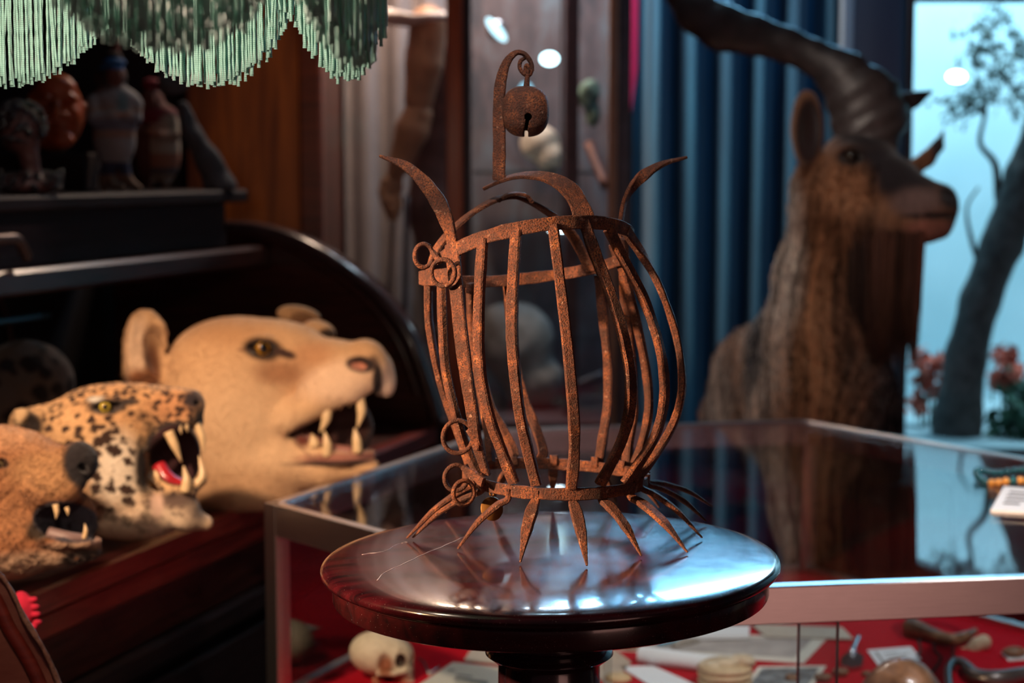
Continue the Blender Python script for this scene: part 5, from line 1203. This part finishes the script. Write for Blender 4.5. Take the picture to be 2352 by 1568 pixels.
# box with the carved mask on it
Yb = topY(150, .62)
zb_top = at(150, 352, Yb)[2]
bx = [dk(0,0,0)]
r0 = at(-60, 430, Yb); r1 = at(213, 430, Yb)
mk('wooden_box', *abox(r0[0], r1[0], Yb-.06, Yb+.10, ZS, zb_top, .003), M['black'], label='dark wooden box under the carved face on the desk top', cat='box', smooth=False)
f = Fr(135, 260, Yb)
def mask(P):
    d = ell(P, (125,262,-5), (66,88,46), 4)
    d = smin(d, ell(P, (132,205,20), (44,36,28), 8), 16)                    # brow
    d = ssub(d, ell(P, (108,238,48), (19,11,16), 8), 5); d = ssub(d, ell(P, (158,232,44), (19,11,16), 2), 5)
    d = smin(d, chain(P, [(133,222,40,8),(131,246,50,10),(128,262,56,12)], 5), 7); d = smin(d, ell(P, (112,266,44), (9,7,9)), 4); d = smin(d, ell(P, (146,263,44), (9,7,9)), 4)
    d = smin(d, ell(P, (162,262,24), (18,20,14)), 10); d = smin(d, ell(P, (102,268,24), (18,20,14)), 10)
    d = smin(d, ell(P, (134,289,38), (22,6,12), 6), 4); d = smin(d, ell(P, (135,303,36), (20,7,12), 4), 4); d = ssub(d, ell(P, (135,296,48), (22,3,12), 5), 2)
    d = smin(d, ell(P, (142,322,24), (26,18,18)), 10); d = smin(d, ell(P, (192,258,-10), (9,24,10), 6), 5)
    d = smin(d, chain(P, [(92,228,36,5),(110,224,44,6),(124,230,44,5)], 4), 4); d = smin(d, chain(P, [(144,226,44,5),(160,220,42,6),(176,226,32,5)], 4), 4)
    return d
lump(f, mask, (50,165,-60), (210,360,75), 2.6, 'carved_face', plain('polished_red_wood', (.42,.085,.022), .38, vary=.35, scale=14), label='polished reddish wooden carved face on the dark box', cat='carving')
# dark glittering bust
Yg = topY(60, .45); f = Fr(60, 430, Yg)
gm = plain('glossy_black_glaze', (.012,.011,.014), .18, vary=.4, scale=80, bump=.6)
bust = empty('beaded_bust', f.W([(60,440,0)])[0], 'dark glittering beaded bust at the far left of the desk top', 'bust')
def bus(P):
    d = ell(P, (50,300,0), (52,54,44)); d = smin(d, cap(P, (62,330,8), (72,395,0), 26, 22), 12); d = smin(d, ell(P, (60,425,0), (78,24,44)), 14)
    return d+1.5*nse(P, .2)
lump(f, bus, (-40,225,-60), (155,455,60), 4, 'body', plain('dark_skin_clay', (.07,.025,.022), .5, vary=.3), bust)
rr = np.random.default_rng(5); cs = []
for _ in range(330):
    v = rr.normal(size=3); v /= np.linalg.norm(v); p = np.array([48,288,0])+v*[60,56,50]
    if p[1] < 330: cs.append(p)
for _ in range(170):
    a = rr.uniform(0, 6.28); cs.append(np.array([62+78*math.cos(a), 415+rr.uniform(-22, 20), 46*math.sin(a)]))
V, F = join(*[ball(f.W([c])[0], rr.uniform(3.5, 7)*f.s, 8, 6) for c in cs]); mk('beads', V, F, gm, bust, kind='stuff')
# grey-blue drooping thing at the right of the figurines
Yg = topY(470, .445); f = Fr(470, 435, Yg)
lump(f, lambda P: cutz(f, P, smin(chain(P, [(425,250,0,16),(445,310,5,22),(480,370,5,28),(505,430,0,36),(505,480,0,40)], 12, .8), ell(P, (405,190,0), (36,30,20)), 10)+3*nse(P, .1), ZS), (355,140,-50), (570,500,50), 4.5, 'drooping_cloth',
     plain('slate_cloth', (.06,.065,.075), .9, vary=.3), label='slate grey drooping cloth form right of the figurines on the desk top', cat='cloth')
mk('spear_shaft', *tube([at(270,60,Yt+.12), at(270,150,Yt+.10), at(272,434,Yt+.07)], .004), plain('red_brown_shaft', (.22,.075,.05), .5), label='thin reddish rod standing upright behind the taller figurine', cat='rod')
# ================================================================== markhor-like goat
f = Fr(1950, 600, 3.50)
GM = vcol('goat_coat', .85, 110, .25, .7, .004, .3, stretch=(1.5,1.5,.12), spec=.2)
def goatf(P):
    d = chain(P, [(1900,430,0,80),(1955,395,10,84)], 30, .8)                    # cranium
    d = smin(d, ell(P, (1905,470,20), (80,100,64), 8), 30)
    d = smin(d, chain(P, [(1960,385,20,70),(2040,430,55,62),(2110,470,85,50),(2140,480,95,46)], 24, .8), 34)
    d = smin(d, ell(P, (1990,350,10), (70,50,60), 30), 24)                       # forehead
    d = smin(d, ell(P, (2152,452,96), (28,26,30), 40), 14)                       # nose
    d = smin(d, chain(P, [(1960,500,50,62),(2040,518,80,50),(2110,522,95,35),(2146,522,98,29)], 18, .85), 26)
    d = smin(d, ell(P, (2130,478,96), (48,36,40), 14), 14)   # jaw
    d = ssub(d, cap(P, (2070,500,140), (2190,496,110), 3, 4, 4), 5)             # mouth line
    d = ssub(d, ell(P, (2160,452,124), (12,8,12), 30), 4)                         # nostril
    d = ssub(d, ell(P, (1950,365,72), (26,15,16), 14), 7)                         # eye hollow
    d = smin(d, chain(P, [(1920,352,66,6),(1945,342,74,9),(1975,352,76,6)], 5), 8)
    # neck
    d = smin(d, chain(P, [(1900,520,-5,78),(1890,640,-10,100),(1895,780,-10,128),(1900,930,-10,160),(1900,1060,-10,175)], 40, .8), 46)
    d = smin(d, chain(P, [(1800,760,-90,60),(1730,860,-130,90),(1710,1000,-150,110)], 30, .9), 40)  # back and shoulder
    # ears
    e = ell(P, (1850,300,50), (40,90,24), -2, ry=25); e = ssub(e, ell(P, (1854,305,76), (25,70,26), -2), 6); e = smin(e, chain(P, [(1858,375,40,20),(1878,420,30,30)], 8, .7), 12)
    d = smin(d, e, 14)
    e2 = chain(P, [(2090,385,-50,22),(2122,362,-60,20),(2146,332,-66,15),(2158,298,-70,5)], 8, .5); d = smin(d, e2, 16)
    return np.maximum(d+2.0*nse(P, .05), P[1]-1092)
def goatcol(V):
    C = paint(V, (.20,.090,.045), [((1880,880,60),(200,330,200),(.25,.12,.06),.8),((1760,780,0),(60,260,150),(.42,.33,.27),1.0),((1815,600,0),(46,200,110),(.50,.42,.36),1.4),((2050,405,60),(125,62,120),(.020,.015,.018),1.6,24),((1985,318,20),(80,36,90),(.02,.016,.018),1.6),  # pale left neck: light tan hair with cool rim light painted in
        ((2100,470,110),(60,34,60),(.16,.10,.09),1.2),((2165,455,100),(28,34,50),(.02,.018,.022),2),((2130,500,110),(70,6,60),(.008,.005,.006),2.5),((2125,528,110),(60,22,60),(.23,.085,.06),1.2),
        ((1940,440,80),(60,60,50),(.34,.16,.08),1),((1950,366,76),(32,20,22),(.02,.014,.014),2),((1854,308,66),(30,78,36),(.022,.010,.010),2.5),((2010,620,80),(70,110,80),(.05,.03,.028),1.2),((1960,760,90),(50,160,60),(.19,.09,.05),1),
        ((1745,820,-60),(34,130,120),(.025,.028,.035),1.6),((1655,930,-120),(40,100,120),(.40,.33,.28),1.5),((1870,1000,150),(90,120,60),(.20,.09,.045),1),((1990,860,100),(50,180,80),(.11,.055,.035),1),((2050,950,20),(60,160,120),(.06,.04,.04),1.2),
        ((2146,335,-66),(16,40,30),(.05,.04,.045),1.5)])
    return C
V, Q = sdf(f, goatf, (1560,190,-290), (2240,1120,190), 6.5); C = goatcol(V); V2 = lap(V, Q, 1); Qg = Q
def streak(v):
    x, y, D = v[:, 0], v[:, 1], v[:, 2]; u = x*.8+D*.6+18*np.sin(y*.012+x*.01)
    return (1+.42*np.sin(u*.16)*np.sin(u*.071+1)+.22*np.sin(u*.43+D*.05+y*.008))[:, None]
C = np.clip(C*streak(V2)**(np.clip((V2[:, 1:2]-430)/150, 0, 1)), .003, 1); CG = C
goat = mk('goat', f.W(V2), Q, GM, col=C, label='stuffed long-haired brown goat with huge flat twisted horns, behind the glass case', cat='goat')
eye(f, (1950,366,64), 15, (.05,.03,.015), goat, 'dark glass eye', (.3,0,1), .5)
hm = plain('ridged_dark_horn', (.055,.043,.043), .40, vary=.35, scale=30, bump=.6)
# near horn: broad flat keel twisting upward to the left
def hornf(P):
    H = [(1985,285,20,82),(1965,225,18,74),(1928,178,12,58),(1870,138,5,40),(1800,105,0,40),(1720,80,-5,46),(1650,62,-10,54),(1590,25,-15,48),(1550,-20,-20,34),(1525,-70,-25,16)]
    d = chain(P, H, 14, .45)
    d = smin(d, chain(P, [(2020,270,0,60),(2008,215,0,46),(1985,180,0,30)], 10, .6), 14)
    d = smin(d, cap(P, (1985,320,10), (1990,290,10), 70, 62, .75), 16)
    rid = np.sin((P[0]*.55+P[1]*.85)*.14+1.2*np.sin(P[1]*.02))*2.2*np.clip((P[0]-1830)/80, 0, 1)
    return d+rid+.8*nse(P, .2)
V, Q = sdf(f, hornf, (1490,-110,-70), (2095,370,85), 5); V = lap(V, Q, 1); mk('horn', f.W(V), Q, hm, goat)
V, F = strip(f.W([(2020,262,-40),(2054,238,-60),(2092,224,-75),(2132,204,-90)]), np.array([70,58,40,5])*f.s, np.array([40,30,20,5])*f.s, np.array([f.t]*4), m=8, cham=.35, jit=.02)
mk('horn', V, F, hm, goat)
# hair: long strands down the neck, mane edge, beard
def hair(n, region, length, dirf, r0, colf, seed, name, sag=.35, nseg=7, out=.32):
    r = np.random.default_rng(seed); Vl = V2; nr = NR
    idx = np.where(region(Vl))[0]; idx = r.choice(idx, min(n, len(idx)*3), replace=True)
    rt = f.W(Vl[idx]+r.normal(size=(len(idx), 3))*3); nn = nr[idx]; wn = nn[:, :1]*f.r-nn[:, 1:2]*f.u+nn[:, 2:3]*f.t
    dr = wn*out+dirf(Vl[idx]); dr /= np.linalg.norm(dr, axis=1)[:, None]
    L = length*f.s*(.6+.7*r.random(len(idx))); SV, SF = strands(rt-wn*.002, dr, L, r0, nseg, (0,0,-1), sag, .09)
    cc = colf(idx)*streak(Vl[idx])*(1+.10*r.normal(size=(len(idx), 1))); cc = np.clip(cc, .004, 1); cc = np.repeat(cc, (nseg+1)*3, axis=0)
    return mk(name, SV, SF, HM, goat, col=cc, kind='stuff')
HM = vcol('goat_hair', .6, 60, .1, 0, spec=.35)
NR = np.zeros_like(V2); a_ = V2[Qg]; fn_ = np.cross(a_[:, 2]-a_[:, 0], a_[:, 3]-a_[:, 1])
for k in range(4): np.add.at(NR, Qg[:, k], fn_)
NR /= np.linalg.norm(NR, axis=1)[:, None]+1e-9
down = -f.u
hair(9000, lambda v: (v[:, 1] > 520) & (v[:, 2] > -60) & (v[:, 0] > 1740) & ((v[:, 0] < 2020) | (v[:, 1] > 700)), 210, lambda v: down*1.0+f.r*((v[:, :1]-1900)/900), .0016, lambda i: CG[i]*1.15, 1, 'neck_hair')
hair(2600, lambda v: (v[:, 0] < 1830) & (v[:, 1] > 440) & (v[:, 1] < 1000) & (v[:, 2] > -120), 75, lambda v: down*.9-f.r*.35, .0014, lambda i: CG[i]*.5+np.array((.30,.26,.24)), 2, 'mane')
hair(1500, lambda v: (v[:, 0] < 1800) & (v[:, 1] > 760), 80, lambda v: down*1.0-f.r*.1, .0016, lambda i: CG[i]*1.1, 3, 'shoulder_hair')
hair(6500, lambda v: (v[:, 0] > 1950) & (v[:, 1] > 540) & (v[:, 0] < 2100) & (v[:, 1] < 700) & (v[:, 2] > -50), 190, lambda v: down*1.0-f.r*.02, .0018, lambda i: CG[i]*.15+np.array((.022,.012,.011)), 4, 'beard', .5, 9, .12)
hair(3500, lambda v: (v[:, 0] > 1990) & (v[:, 1] > 530) & (v[:, 1] < 600) & (v[:, 0] < 2110), 215, lambda v: down*1.0-f.r*.03, .0018, lambda i: CG[i]*.2+np.array((.065,.024,.015)), 6, 'beard_tip', .5, 9, .10)
hair(2600, lambda v: (v[:, 1] > 380) & (v[:, 1] < 640) & (v[:, 0] < 2010) & (v[:, 2] > -20), 34, lambda v: down*.9-f.r*.3, .0013, lambda i: CG[i]*1.1, 7, 'cheek_fur', .2, 4)
# stand that carries the goat behind the glass case
gb = f.W([(1900,1110,-40)])[0]
mk('display_plinth', *abox(gb[0]-.26, gb[0]+.24, gb[1]-.14, gb[1]+.32, 0, f.z(1900,1094,-40), .006), M['black'], label='dark plinth carrying the goat behind the glass case', cat='plinth', smooth=False)
